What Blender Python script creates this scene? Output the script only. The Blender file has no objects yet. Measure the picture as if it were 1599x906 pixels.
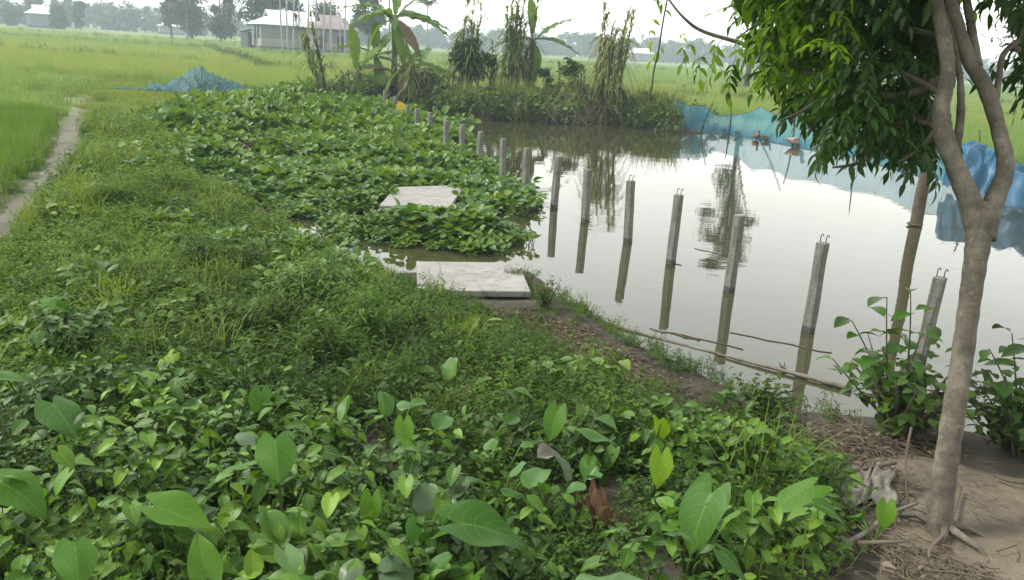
import bpy, math, random
import numpy as np
from mathutils import Matrix, Vector, Euler

# ------------------------------------------------------------------ camera, sky, sun, exposure
random.seed(11)
rng = np.random.default_rng(11)
S = bpy.context.scene
PI = math.pi
FPX, PW, PH = 1300.0, 1599.0, 906.0
PITCH, ROLL, CZ = math.radians(16.2), math.radians(3.5), 2.3
_f = np.array([0, math.cos(PITCH), -math.sin(PITCH)])
_r0 = np.array([1.0, 0, 0]); _u0 = np.array([0, math.sin(PITCH), math.cos(PITCH)])
_r = math.cos(ROLL) * _r0 + math.sin(ROLL) * _u0
_u = -math.sin(ROLL) * _r0 + math.cos(ROLL) * _u0

cam = bpy.data.cameras.new('camera'); camo = bpy.data.objects.new('camera', cam)
S.collection.objects.link(camo); S.camera = camo
cam.sensor_width = 36.0; cam.lens = FPX / PW * 36.0
cam.clip_start = 0.05; cam.clip_end = 3000
camo.matrix_world = Matrix(((_r[0], _u[0], -_f[0], 0), (_r[1], _u[1], -_f[1], 0), (_r[2], _u[2], -_f[2], CZ), (0, 0, 0, 1)))

SUN_EL, SUN_AZ = math.radians(48), math.radians(-82)      # azimuth from +Y towards +X
w = bpy.data.worlds.new('World'); S.world = w; w.use_nodes = True
nt = w.node_tree; nt.nodes.clear()
sky = nt.nodes.new('ShaderNodeTexSky'); sky.sky_type = 'NISHITA'; sky.sun_disc = False
sky.sun_elevation = SUN_EL; sky.sun_rotation = SUN_AZ
sky.air_density = 2.6; sky.dust_density = 0.7; sky.ozone_density = 1.0
hs = nt.nodes.new('ShaderNodeHueSaturation'); hs.inputs['Saturation'].default_value = 0.16
bg = nt.nodes.new('ShaderNodeBackground'); bg.inputs[1].default_value = 0.15
wo = nt.nodes.new('ShaderNodeOutputWorld')
nt.links.new(sky.outputs[0], hs.inputs['Color']); nt.links.new(hs.outputs[0], bg.inputs[0]); nt.links.new(bg.outputs[0], wo.inputs[0])

sl = bpy.data.lights.new('sun', 'SUN'); sl.energy = 1.5; sl.angle = math.radians(10); sl.color = (1.0, 0.955, 0.88)
so = bpy.data.objects.new('sun', sl); S.collection.objects.link(so)
sd = Vector((math.sin(SUN_AZ) * math.cos(SUN_EL), math.cos(SUN_AZ) * math.cos(SUN_EL), math.sin(SUN_EL)))
so.rotation_euler = sd.to_track_quat('Z', 'Y').to_euler(); so.location = sd * 60

S.view_settings.view_transform = 'Standard'; S.view_settings.look = 'None'
S.view_settings.exposure = 1.34; S.view_settings.gamma = 1.0; S.view_settings.use_curve_mapping = False
S.render.engine = 'CYCLES'
S.cycles.use_denoising = True
S.cycles.max_bounces = 8; S.cycles.diffuse_bounces = 2; S.cycles.glossy_bounces = 3
S.cycles.transmission_bounces = 4; S.cycles.volume_bounces = 2; S.cycles.transparent_max_bounces = 16
S.cycles.caustics_reflective = False; S.cycles.caustics_refractive = False
S.cycles.sample_clamp_indirect = 6.0

# ------------------------------------------------------------------ measuring helpers
def ray(x, y): return _f + (x - PW / 2) / FPX * _r - (y - PH / 2) / FPX * _u
def gp(x, y, z=0.0):                       # ground point at height z measured from the photograph
    d = ray(x, y); t = (z - CZ) / d[2]; return np.array([0, 0, CZ]) + t * d
def at(x, y, Y):                           # point at distance Y in front of the viewer
    d = ray(x, y); return np.array([0, 0, CZ]) + d * (Y / d[1])
def atd(x, y, zc): return np.array([0, 0, CZ]) + ray(x, y) * zc
def poly(pts, z=0.3): return np.array([gp(a, b, z)[:2] for a, b in pts])

def inside(P, pg):
    x, y = P[:, 0], P[:, 1]; r = np.zeros(len(P), bool); n = len(pg); j = n - 1
    for i in range(n):
        xi, yi = pg[i]; xj, yj = pg[j]
        c = ((yi > y) != (yj > y)) & (x < (xj - xi) * (y - yi) / ((yj - yi) or 1e-9) + xi)
        r ^= c; j = i
    return r
def sdist(P, pg):                          # signed distance, negative inside
    d = np.full(len(P), 1e9); n = len(pg)
    for i in range(n):
        a = pg[i]; b = pg[(i + 1) % n]; e = b - a
        t = np.clip(((P - a) @ e) / max(e @ e, 1e-9), 0, 1)
        d = np.minimum(d, np.linalg.norm(P - a - t[:, None] * e, axis=1))
    return np.where(inside(P, pg), -d, d)
_ph = rng.uniform(0, 6.28, (24,)); _dr = rng.uniform(0, 6.28, (24,))
def nz(x, y, s=1.0, o=0):                  # cheap smooth noise, about -1..1
    v = 0
    for k in range(5):
        q = (k + o) % 24; f = s * (1.0 + 0.83 * k); v = v + np.sin((x * math.cos(_dr[q]) + y * math.sin(_dr[q])) * f + _ph[q]) / (1 + 0.5 * k)
    return v / 2.2
def sstep(a, b, x):
    t = np.clip((x - a) / (b - a), 0, 1); return t * t * (3 - 2 * t)

# ------------------------------------------------------------------ mesh helpers
COL = S.collection
ORI = {}
class MB:
    def __init__(s): s.V = []; s.Q = []; s.U = []; s.R = []; s.M = []; s.n = 0
    def raw(s, V, Q, U=None, r=0.5, m=0):
        V = np.asarray(V, float).reshape(-1, 3); Q = np.asarray(Q, int).reshape(-1, 4)
        s.V.append(V); s.Q.append(Q + s.n); s.U.append(np.zeros((len(V), 2)) if U is None else np.asarray(U, float).reshape(-1, 2))
        s.R.append(np.full(len(V), r) if np.isscalar(r) else np.asarray(r)); s.M.append(np.full(len(Q), m)); s.n += len(V)
    def grid(s, P, U=None, r=0.5, wrap=False, m=0):
        P = np.asarray(P, float); a, b = P.shape[:2]; I = np.arange(a * b).reshape(a, b)
        if wrap: I = np.concatenate([I, I[:, :1]], 1)
        Q = np.stack([I[:-1, :-1], I[:-1, 1:], I[1:, 1:], I[1:, :-1]], -1)
        if U is None:
            U = np.stack(np.meshgrid(np.linspace(0, 1, b), np.linspace(0, 1, a)), -1)
        s.raw(P, Q, U, r, m)
    def tube(s, path, rad, n=6, r=0.5, m=0, cap=True):
        path = np.asarray(path, float); k = len(path); rad = np.broadcast_to(np.asarray(rad, float), (k,)) 
        T = np.gradient(path, axis=0); T /= np.linalg.norm(T, axis=1)[:, None] + 1e-9
        ref = np.array([0.31, 0.87, 0.12]) if abs(T[0][2]) > 0.7 else np.array([0.05, 0.1, 1.0])
        A = np.cross(T, ref); A /= np.linalg.norm(A, axis=1)[:, None] + 1e-9; B = np.cross(T, A)
        th = np.linspace(0, 2 * PI, n, endpoint=False)
        P = path[:, None] + rad[:, None, None] * (np.cos(th)[None, :, None] * A[:, None] + np.sin(th)[None, :, None] * B[:, None])
        if cap:
            P = np.concatenate([np.repeat(path[:1, None], n, 1), P, np.repeat(path[-1:, None], n, 1)], 0)
        L = np.linspace(0, 1, len(P)); U = np.stack(np.meshgrid(np.linspace(0, 1, n), L), -1)
        s.grid(P, U, r, True, m)
    def box(s, c, d, R=None, r=0.5, m=0, taper=1.0):
        c = np.asarray(c, float); h = np.asarray(d, float) / 2
        V = np.array([[x, y, z] for z in (-1, 1) for y in (-1, 1) for x in (-1, 1)], float)
        V[4:, :2] *= taper; V = V * h
        if R is not None: V = V @ np.asarray(R).T
        s.raw(V + c, [[0, 2, 3, 1], [4, 5, 7, 6], [0, 1, 5, 4], [2, 6, 7, 3], [0, 4, 6, 2], [1, 3, 7, 5]], None, r, m)
    def add(s, tpl, R=None, t=(0, 0, 0), sc=1.0, r=0.5, m=0):
        V = tpl[0] * sc
        if R is not None: V = V @ R.T
        s.raw(V + np.asarray(t, float), tpl[1], tpl[2], r, m)
    def build(s, name, mats, parent=None, smooth=True, link=True, origin=None):
        o0 = np.zeros(3)
        if parent is not None: o0 = ORI.get(parent.name, np.zeros(3))
        if origin is not None: o0 = np.asarray(origin, float)
        V = np.concatenate(s.V) - o0; Q = np.concatenate(s.Q); U = np.concatenate(s.U); R = np.concatenate(s.R); M = np.concatenate(s.M)
        me = bpy.data.meshes.new(name)
        me.vertices.add(len(V)); me.vertices.foreach_set('co', V.ravel().astype(np.float32))
        me.loops.add(Q.size); me.loops.foreach_set('vertex_index', Q.ravel().astype(np.int32))
        me.polygons.add(len(Q)); me.polygons.foreach_set('loop_start', np.arange(0, Q.size, 4, dtype=np.int32))
        me.polygons.foreach_set('material_index', M.astype(np.int32))
        me.polygons.foreach_set('use_smooth', np.full(len(Q), smooth, bool))
        uv = me.uv_layers.new(name='UVMap'); uv.data.foreach_set('uv', U[Q.ravel()].ravel().astype(np.float32))
        a = me.attributes.new('rnd', 'FLOAT', 'POINT'); a.data.foreach_set('value', R.astype(np.float32))
        me.update(calc_edges=True)
        me.validate()
        for mm in (mats if isinstance(mats, (list, tuple)) else [mats]): me.materials.append(mm)
        o = bpy.data.objects.new(name, me)
        if link: COL.objects.link(o)
        if parent is not None: o.parent = parent; ORI[o.name] = o0
        elif origin is not None: o.location = o0; ORI[o.name] = o0
        return o
def tag(o, label, cat=None, group=None, kind=None):
    if label: o['label'] = label
    if cat: o['category'] = cat
    if group: o['group'] = group
    if kind: o['kind'] = kind
    return o
def thing(name, label, cat, loc, group=None, rz=0.0):
    o = bpy.data.objects.new(name, None); COL.objects.link(o); o.location = [float(v) for v in loc]; o.rotation_euler = (0, 0, rz)
    o.empty_display_size = 0.1; ORI[o.name] = np.asarray(loc, float)
    return tag(o, label, cat, group)
def inst(name, me, parent, loc, rot=(0, 0, 0), sc=1.0):
    o = bpy.data.objects.new(name, me); COL.objects.link(o); o.parent = parent
    o.location = [float(v) for v in loc]
    o.rotation_euler = rot if not isinstance(rot, np.ndarray) else Matrix(rot.tolist()).to_euler()
    o.scale = (sc, sc, sc) if np.isscalar(sc) else sc
    return o
def rot(az, pitch=0.0, roll=0.0):          # +Y axis turned to azimuth az (from +Y to +X), lifted by pitch
    return np.array((Matrix.Rotation(-az, 3, 'Z') @ Matrix.Rotation(pitch, 3, 'X') @ Matrix.Rotation(roll, 3, 'Y')))
def U_(a, b): return random.uniform(a, b)

# ------------------------------------------------------------------ materials
def newmat(name):
    m = bpy.data.materials.new(name); m.use_nodes = True; t = m.node_tree; t.nodes.clear()
    return m, t, t.nodes.new('ShaderNodeOutputMaterial')
def N(t, kind, **kw):
    n = t.nodes.new(kind)
    for k, v in kw.items():
        if k in n.inputs.keys(): n.inputs[k].default_value = v
        else: setattr(n, k, v)
    return n
def ramp(t, fac, cols, pos=None):
    n = t.nodes.new('ShaderNodeValToRGB'); e = n.color_ramp.elements
    while len(e) < len(cols): e.new(0.5)
    for i, c in enumerate(cols):
        e[i].position = pos[i] if pos else i / (len(cols) - 1); e[i].color = (*c, 1)
    t.links.new(fac, n.inputs[0]); return n.outputs[0]
def noise(t, scale, detail=4, coord='Object', rough=0.6, sc=None):
    tc = N(t, 'ShaderNodeTexCoord'); n = N(t, 'ShaderNodeTexNoise', Scale=scale, Detail=detail, Roughness=rough)
    src = tc.outputs[coord]
    if coord == 'World':
        pass
    if sc:
        mp = N(t, 'ShaderNodeMapping'); mp.inputs['Scale'].default_value = sc; t.links.new(src, mp.inputs[0]); src = mp.outputs[0]
    t.links.new(src, n.inputs['Vector']); return n.outputs[0]
def wnoise(t, scale, detail=4, rough=0.6, sc=None):
    g = N(t, 'ShaderNodeNewGeometry'); n = N(t, 'ShaderNodeTexNoise', Scale=scale, Detail=detail, Roughness=rough); src = g.outputs['Position']
    if sc:
        mp = N(t, 'ShaderNodeMapping'); mp.inputs['Scale'].default_value = sc; t.links.new(src, mp.inputs[0]); src = mp.outputs[0]
    t.links.new(src, n.inputs['Vector']); return n.outputs[0]
def math_(t, op, a, b=None):
    n = N(t, 'ShaderNodeMath', operation=op)
    for i, v in enumerate((a, b)):
        if v is None: continue
        if isinstance(v, (int, float)): n.inputs[i].default_value = v
        else: t.links.new(v, n.inputs[i])
    return n.outputs[0]
def mixc(t, fac, a, b, mode='MIX'):
    n = N(t, 'ShaderNodeMixRGB', blend_type=mode)
    for i, v in enumerate((fac, a, b)):
        if isinstance(v, (int, float)): n.inputs[i].default_value = v
        elif isinstance(v, tuple): n.inputs[i].default_value = (*v, 1)
        else: t.links.new(v, n.inputs[i])
    return n.outputs[0]
def bump(t, h, strength=0.3, dist=0.01):
    b = N(t, 'ShaderNodeBump', Strength=strength, Distance=dist); t.links.new(h, b.inputs['Height']); return b.outputs[0]

def leafmat(name, cols, trans=0.35, rough=0.42, vein=0.0, spec=0.5, blot=0.0, tcol=1.5, instv=0.5, K=0.78, tint=True, patch=.55):
    cols = [(c[0] * K * 1.08, c[1] * K * 1.06, c[2] * K * .6) if tint else tuple(x * K for x in c) for c in cols]
    m, t, out = newmat(name)
    at_ = N(t, 'ShaderNodeAttribute', attribute_name='rnd'); oi = N(t, 'ShaderNodeObjectInfo')
    v = math_(t, 'ADD', math_(t, 'MULTIPLY', at_.outputs['Fac'], 1 - instv), math_(t, 'MULTIPLY', oi.outputs['Random'], instv))
    v = math_(t, 'ADD', v, math_(t, 'MULTIPLY', math_(t, 'SUBTRACT', wnoise(t, 1.1, 2), .5), patch * 2))
    c = ramp(t, v, cols)
    if vein:
        uv = N(t, 'ShaderNodeUVMap'); sp = N(t, 'ShaderNodeSeparateXYZ'); t.links.new(uv.outputs[0], sp.inputs[0])
        du = math_(t, 'ABSOLUTE', math_(t, 'SUBTRACT', sp.outputs[0], 0.5))
        mid = math_(t, 'LESS_THAN', du, 0.022)
        ph = math_(t, 'SUBTRACT', math_(t, 'MULTIPLY', sp.outputs[1], 7.0), math_(t, 'MULTIPLY', du, 5.0))
        fr = math_(t, 'ABSOLUTE', math_(t, 'SUBTRACT', math_(t, 'FRACT', ph), 0.5))
        lat = math_(t, 'MULTIPLY', math_(t, 'LESS_THAN', fr, 0.06), 0.6)
        vv = math_(t, 'MULTIPLY', math_(t, 'MAXIMUM', mid, lat), vein)
        c = mixc(t, vv, c, tuple(min(1, x * 1.9 + 0.03) for x in cols[-1]))
    if blot:
        nn = wnoise(t, 38.0, 3); c = mixc(t, math_(t, 'MULTIPLY', math_(t, 'GREATER_THAN', nn, 0.66), blot), c, (0.16, 0.11, 0.04))
    p = N(t, 'ShaderNodeBsdfPrincipled', Roughness=rough); p.inputs['Specular IOR Level'].default_value = spec * .45
    t.links.new(c, p.inputs['Base Color'])
    tr = N(t, 'ShaderNodeBsdfTranslucent'); tc = mixc(t, 1.0, c, (1.25 * tcol, 1.15 * tcol, 0.55 * tcol), 'MULTIPLY'); t.links.new(tc, tr.inputs[0])
    mx = N(t, 'ShaderNodeMixShader'); mx.inputs[0].default_value = trans
    t.links.new(p.outputs[0], mx.inputs[1]); t.links.new(tr.outputs[0], mx.inputs[2]); t.links.new(mx.outputs[0], out.inputs[0])
    return m
def plain(name, cols, scale=6.0, rough=0.8, bscale=None, bstr=0.4, bdist=0.01, metallic=0.0, sc=None, spec=0.3, detail=6, useattr=0.0, K=0.62):
    cols = [tuple(x * K for x in c) for c in cols]
    m, t, out = newmat(name); n = noise(t, scale, detail, sc=sc)
    if useattr:
        a = N(t, 'ShaderNodeAttribute', attribute_name='rnd')
        n = math_(t, 'ADD', math_(t, 'MULTIPLY', n, 1 - useattr), math_(t, 'MULTIPLY', a.outputs['Fac'], useattr))
    c = ramp(t, n, cols, [0.28 + 0.44 * i / (len(cols) - 1) for i in range(len(cols))])
    p = N(t, 'ShaderNodeBsdfPrincipled', Roughness=rough, Metallic=metallic); p.inputs['Specular IOR Level'].default_value = spec
    t.links.new(c, p.inputs['Base Color'])
    if bscale: t.links.new(bump(t, noise(t, bscale, 5, sc=sc), bstr, bdist), p.inputs['Normal'])
    t.links.new(p.outputs[0], out.inputs[0]); return m

G = lambda *c: c
M = {}
M['taro'] = leafmat('taro_leaf', [G(.035, .10, .022), G(.055, .15, .025), G(.095, .21, .03)], 0.34, 0.45, vein=0.22)
M['taro_pale'] = leafmat('taro_leaf_pale', [G(.075, .15, .085), G(.10, .19, .10)], 0.2, 0.5, vein=0.22)
M['taro_lime'] = leafmat('taro_leaf_lime', [G(.12, .24, .02), G(.17, .29, .025)], 0.4, 0.5, vein=0.25)
M['stalk'] = leafmat('green_stalk', [G(.06, .12, .03), G(.10, .17, .05)], 0.05, 0.4)
M['vine'] = leafmat('vine_leaf', [G(.014, .038, .010), G(.034, .09, .017), G(.075, .165, .026), G(.15, .27, .04)], 0.2, 0.42, spec=.45, vein=0.35, blot=0.35, patch=.4)
M['weed'] = leafmat('weed_leaf', [G(.032, .068, .02), G(.055, .105, .028), G(.09, .15, .035)], 0.26, 0.6, spec=.25)
M['fine'] = leafmat('fine_weed_leaf', [G(.05, .11, .026), G(.085, .16, .036), G(.135, .205, .05)], 0.28, 0.6, K=.92, spec=.25)
M['hya'] = leafmat('hyacinth_leaf', [G(.035, .10, .025), G(.05, .14, .03), G(.08, .18, .035)], 0.25, 0.36, spec=0.7)
M['hyam'] = leafmat('hyacinth_mat_leaf', [G(.04, .10, .025), G(.065, .15, .03), G(.11, .20, .035), G(.14, .23, .04)], 0.28, 0.42, spec=0.6)
M['hyag'] = leafmat('hyacinth_leaf_grey', [G(.07, .14, .05), G(.11, .17, .08), G(.17, .20, .12)], 0.15, 0.36, blot=0.35, K=.65, tint=False)
M['yellow'] = leafmat('yellow_leaf', [G(.55, .38, .04), G(.62, .46, .10)], 0.4, 0.5, blot=0.2, K=.6)
M['deadleaf'] = leafmat('dead_leaf', [G(.11, .08, .05), G(.19, .145, .095), G(.30, .24, .16)], 0.15, 0.75, K=.6, tint=False)
M['grass'] = leafmat('short_grass', [G(.10, .17, .035), G(.15, .22, .045), G(.21, .25, .07)], 0.3, 0.55, K=.8)
M['paddy'] = leafmat('paddy_blade', [G(.09, .20, .025), G(.13, .26, .03), G(.18, .30, .045)], 0.3, 0.5, K=.62)
M['rice'] = leafmat('rice_blade', [G(.12, .18, .045), G(.165, .215, .055), G(.215, .235, .065)], 0.34, 0.55, K=1.14, tint=False, patch=.2)
M['riceg'] = leafmat('rice_blade_green', [G(.09, .165, .04), G(.125, .20, .05), G(.17, .225, .06)], 0.34, 0.55, K=1.14, tint=False, patch=.2)
M['banana'] = leafmat('banana_leaf', [G(.055, .13, .03), G(.085, .17, .035), G(.12, .21, .04)], 0.35, 0.38, vein=0.3)
M['cane'] = leafmat('cane_blade', [G(.08, .13, .05), G(.13, .18, .07), G(.22, .24, .12)], 0.25, 0.5)
M['darkleaf'] = leafmat('dark_leaf', [G(.022, .05, .02), G(.035, .075, .026), G(.055, .10, .035)], 0.22, 0.4)
M['farleaf'] = leafmat('far_tree_leaf', [G(.03, .055, .025), G(.05, .085, .033), G(.08, .11, .045)], 0.25, 0.6)
M['treeleaf'] = leafmat('tree_leaflet', [G(.022, .060, .012), G(.034, .088, .016), G(.06, .13, .02)], 0.40, 0.36, vein=0.2, tcol=1.9, K=.62, patch=.2)
M['treelime'] = leafmat('backlit_tree_leaflet', [G(.10, .20, .02), G(.16, .28, .025)], 0.5, 0.45, vein=0.2, tcol=1.8, K=.8)  # brighter leaflets: backlit look painted into colour and translucency
M['straw'] = leafmat('straw', [G(.09, .065, .04), G(.17, .13, .085), G(.29, .24, .165)], 0.05, 0.8, K=.62, tint=False)
M['wood'] = plain('dead_wood', [G(.07, .05, .035), G(.17, .13, .09)], 9, 0.85, 30)
M['stem'] = plain('brown_stem', [G(.06, .06, .03), G(.11, .10, .055)], 9, 0.8)
M['cloth'] = plain('sack_cloth', [G(.16, .145, .115), G(.32, .29, .24)], 14, 0.9, 120, 0.5, 0.004)
M['mud'] = plain('dirt_path', [G(.085, .067, .045), G(.19, .155, .105), G(.28, .235, .165)], 2.6, 0.95, 11, 1.0, 0.05, detail=12)
M['pathmud'] = plain('trodden_path', [G(.12, .11, .078), G(.25, .235, .175)], 2.0, 0.95, 14, 0.6, 0.03, detail=9)
M['iron'] = plain('rusty_rebar', [G(.05, .035, .025), G(.12, .08, .055)], 30, 0.7)
M['wallplaster'] = plain('plaster_wall', [G(.36, .33, .28), G(.5, .47, .41)], 2.0, 0.9)
M['walltin'] = plain('tin_wall', [G(.20, .24, .21), G(.28, .32, .29)], 3.0, 0.5, sc=(6, 6, .3))
M['plinth'] = plain('plinth', [G(.12, .13, .13), G(.18, .19, .18)], 3, 0.9)
M['tin'] = plain('tin_roof', [G(.62, .64, .66), G(.78, .80, .82)], 2.0, 0.35, spec=0.6, K=.8)
M['rust'] = plain('rusty_roof', [G(.30, .22, .20), G(.45, .38, .36)], 1.0, 0.6)
M['dark'] = plain('dark_opening', [G(.03, .03, .035), G(.05, .05, .05)], 3, 0.6)
M['greywall'] = plain('grey_wall', [G(.22, .23, .25), G(.30, .31, .33)], 2, 0.9)
M['polecon'] = plain('pole_concrete', [G(.35, .36, .36), G(.5, .5, .5)], 3, 0.9)

def m_concrete():
    m, t, out = newmat('cast_concrete')
    n = noise(t, 7, 8); n2 = noise(t, 45, 5)
    c = ramp(t, n, [G(.085, .083, .068), G(.135, .132, .112), G(.19, .186, .162)], [.3, .5, .72])
    c = mixc(t, 0.35, c, ramp(t, n2, [G(.04, .04, .03), G(.22, .215, .19)], [.35, .65]))
    strk = math_(t, 'GREATER_THAN', noise(t, 16, 6, sc=(1.6, 1.6, .12)), .56); c = mixc(t, math_(t, 'MULTIPLY', strk, .5), c, (.05, .05, .036))
    g = N(t, 'ShaderNodeNewGeometry'); sp = N(t, 'ShaderNodeSeparateXYZ'); t.links.new(g.outputs['Position'], sp.inputs[0])
    wet = math_(t, 'LESS_THAN', math_(t, 'ADD', sp.outputs[2], math_(t, 'MULTIPLY', n, 0.22)), 0.17)   # damp algae line at the water
    c = mixc(t, math_(t, 'MULTIPLY', wet, 0.75), c, (.025, .028, .018))
    p = N(t, 'ShaderNodeBsdfPrincipled', Roughness=0.9); t.links.new(c, p.inputs['Base Color'])
    t.links.new(bump(t, n2, 0.5, 0.006), p.inputs['Normal']); t.links.new(p.outputs[0], out.inputs[0]); return m
M['conc'] = m_concrete()
def m_slab():
    m, t, out = newmat('weathered_slab')
    c = ramp(t, noise(t, 3.5, 9, rough=.7), [G(.16, .15, .132), G(.22, .21, .187), G(.27, .26, .235)], [.3, .5, .7])
    st = math_(t, 'GREATER_THAN', noise(t, 9, 7, sc=(1, 2, 1)), .575); c = mixc(t, math_(t, 'MULTIPLY', st, .42), c, (.08, .07, .055))
    p = N(t, 'ShaderNodeBsdfPrincipled', Roughness=0.9); t.links.new(c, p.inputs['Base Color'])
    t.links.new(bump(t, noise(t, 26, 6), 0.5, 0.01), p.inputs['Normal']); t.links.new(p.outputs[0], out.inputs[0]); return m
M['slab'] = m_slab()
def m_bark():
    m, t, out = newmat('ringed_bark')
    n = noise(t, 9, 9, sc=(1, 1, .8), rough=.75); ring = noise(t, 6, 6, sc=(1.3, 1.3, 5)); li = noise(t, 13, 7)
    c = ramp(t, n, [G(.035, .029, .02), G(.085, .072, .05), G(.15, .132, .098)], [.34, .5, .66])
    c = mixc(t, math_(t, 'MULTIPLY', math_(t, 'GREATER_THAN', ring, .64), .18), c, (.045, .036, .024))
    c = mixc(t, math_(t, 'MULTIPLY', math_(t, 'GREATER_THAN', li, .62), .4), c, (.18, .175, .13))
    p = N(t, 'ShaderNodeBsdfPrincipled', Roughness=0.88); t.links.new(c, p.inputs['Base Color'])
    h = math_(t, 'ADD', ring, math_(t, 'MULTIPLY', li, .4))
    t.links.new(bump(t, h, 0.55, 0.014), p.inputs['Normal']); t.links.new(p.outputs[0], out.inputs[0]); return m
M['bark'] = m_bark()
M['farbark'] = plain('far_bark', [G(.07, .06, .05), G(.13, .12, .10)], 4, 0.9)
M['bamboo'] = plain('bamboo', [G(.09, .075, .05), G(.20, .17, .12), G(.30, .27, .21)], 8, 0.55, sc=(1, 1, 1))
M['bananastem'] = plain('banana_stem', [G(.07, .08, .04), G(.13, .15, .07), G(.20, .19, .11)], 3, 0.6, sc=(3, 3, .4))
def m_net(name, col, cov, rough=0.5):
    m, t, out = newmat(name)
    n = noise(t, 3.0, 5); c = mixc(t, n, tuple(x * .75 for x in col), tuple(min(1, x * 1.25) for x in col))
    d = N(t, 'ShaderNodeBsdfPrincipled', Roughness=rough); t.links.new(c, d.inputs['Base Color'])
    tl = N(t, 'ShaderNodeBsdfTranslucent'); t.links.new(c, tl.inputs[0])
    a = N(t, 'ShaderNodeMixShader'); a.inputs[0].default_value = 0.5
    t.links.new(d.outputs[0], a.inputs[1]); t.links.new(tl.outputs[0], a.inputs[2])
    tr = N(t, 'ShaderNodeBsdfTransparent'); mx = N(t, 'ShaderNodeMixShader')
    t.links.new(math_(t, 'ADD', math_(t, 'MULTIPLY', n, .3), cov - .15), mx.inputs[0])
    t.links.new(tr.outputs[0], mx.inputs[1]); t.links.new(a.outputs[0], mx.inputs[2]); t.links.new(mx.outputs[0], out.inputs[0]); return m
M['net'] = m_net('blue_netting', (.085, .32, .42), .66)
M['netteal'] = m_net('teal_netting', (.04, .14, .18), .5)
M['tarp'] = m_net('blue_tarpaulin', (.06, .19, .31), .86, .4)
def m_water():
    m, t, out = newmat('pond_water')
    p = N(t, 'ShaderNodeBsdfPrincipled', Roughness=0.015); p.inputs['IOR'].default_value = 1.56
    c = ramp(t, wnoise(t, .5, 3), [G(.032, .032, .014), G(.045, .044, .02)], [.3, .7]); t.links.new(c, p.inputs['Base Color'])
    h = math_(t, 'ADD', wnoise(t, 1.3, 2, sc=(1, 1.6, 1)), math_(t, 'MULTIPLY', wnoise(t, 7, 2, sc=(1, 2, 1)), .12))
    t.links.new(bump(t, h, 0.035, 0.06), p.inputs['Normal']); t.links.new(p.outputs[0], out.inputs[0]); return m
M['water'] = m_water()
def m_ground():
    m, t, out = newmat('soil_and_fields')
    a = N(t, 'ShaderNodeAttribute', attribute_name='rnd')
    soil = ramp(t, wnoise(t, 3.0, 8, .65), [G(.024, .021, .014), G(.044, .037, .026), G(.075, .064, .047)], [.3, .5, .7])
    fld = ramp(t, wnoise(t, .06, 5, .6, (.35, 1.6, 1)), [G(.085, .14, .035), G(.12, .17, .04), G(.16, .185, .055)], [.32, .5, .68])
    fine = wnoise(t, 2.2, 6, .7); fld = mixc(t, math_(t, 'MULTIPLY', math_(t, 'SUBTRACT', fine, .3), .6), fld, (.05, .085, .02))
    c = mixc(t, a.outputs['Fac'], soil, fld)
    p = N(t, 'ShaderNodeBsdfPrincipled', Roughness=0.95); p.inputs['Specular IOR Level'].default_value = 0.2; t.links.new(c, p.inputs['Base Color'])
    t.links.new(bump(t, wnoise(t, 12, 6), 0.6, 0.03), p.inputs['Normal']); t.links.new(p.outputs[0], out.inputs[0]); return m
M['ground'] = m_ground()

# ------------------------------------------------------------------ the pond outline and the lie of the land
POND = np.concatenate([poly([(1599, 725), (1480, 698), (1340, 676), (1250, 664), (1190, 645), (1130, 610), (1060, 575), (1000, 548), (950, 514), (900, 480),
    (855, 458), (826, 430), (812, 424), (655, 428), (600, 432), (545, 420), (490, 398), (430, 366), (400, 320), (370, 260), (420, 205), (500, 172), (575, 161),
    (640, 174), (700, 184), (800, 189), (870, 192), (960, 194), (1060, 208), (1140, 208), (1240, 226), (1330, 242), (1440, 272), (1599, 320), (1720, 362)], 0.0),
    np.array([[12.5, 10.0], [12.0, 5.5], [6.0, 3.9]])])
SL1 = np.array([gp(652, 453, .17), gp(829, 455, .17), gp(810, 410, .17), gp(650, 408, .17)])[:, :2]
def gz(x, y):
    x = np.atleast_1d(np.asarray(x, float)); y = np.atleast_1d(np.asarray(y, float)); P = np.stack([x, y], -1)
    sd = sdist(P, POND)
    land = 0.24 + 0.16 * sstep(5.5, 3.2, y) + 0.05 * nz(x, y, .7) * sstep(0.2, 1.2, sd) + 0.012 * nz(x, y, 5, 7)
    far = sstep(26.5, 30, y) * sstep(-7, -4, x) * sstep(6, 4, x) * 0.12          # the far bank is a low ridge
    land = land - .13 * sstep(4.5, 6.5, x) * sstep(12, 15, y) * sstep(3.0, 1.5, sd)
    land = land + far * np.exp(-((sd - 1.2) / 1.6) ** 2)
    land = np.where(sdist(P, SL1) < .35, np.minimum(land, .085 + .05 * sstep(0, .35, sdist(P, SL1))), land)
    return np.where(sd < 0, -0.75 * sstep(0, 1.6, -sd) + 0.0, 0) + np.where(sd < 0, 0.02 * sstep(0.1, 0, -sd), land * sstep(-0.05, 0.45 + 0.2 * (y > 20), sd))

def gz1(x, y): return float(gz(x, y)[0])

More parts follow.
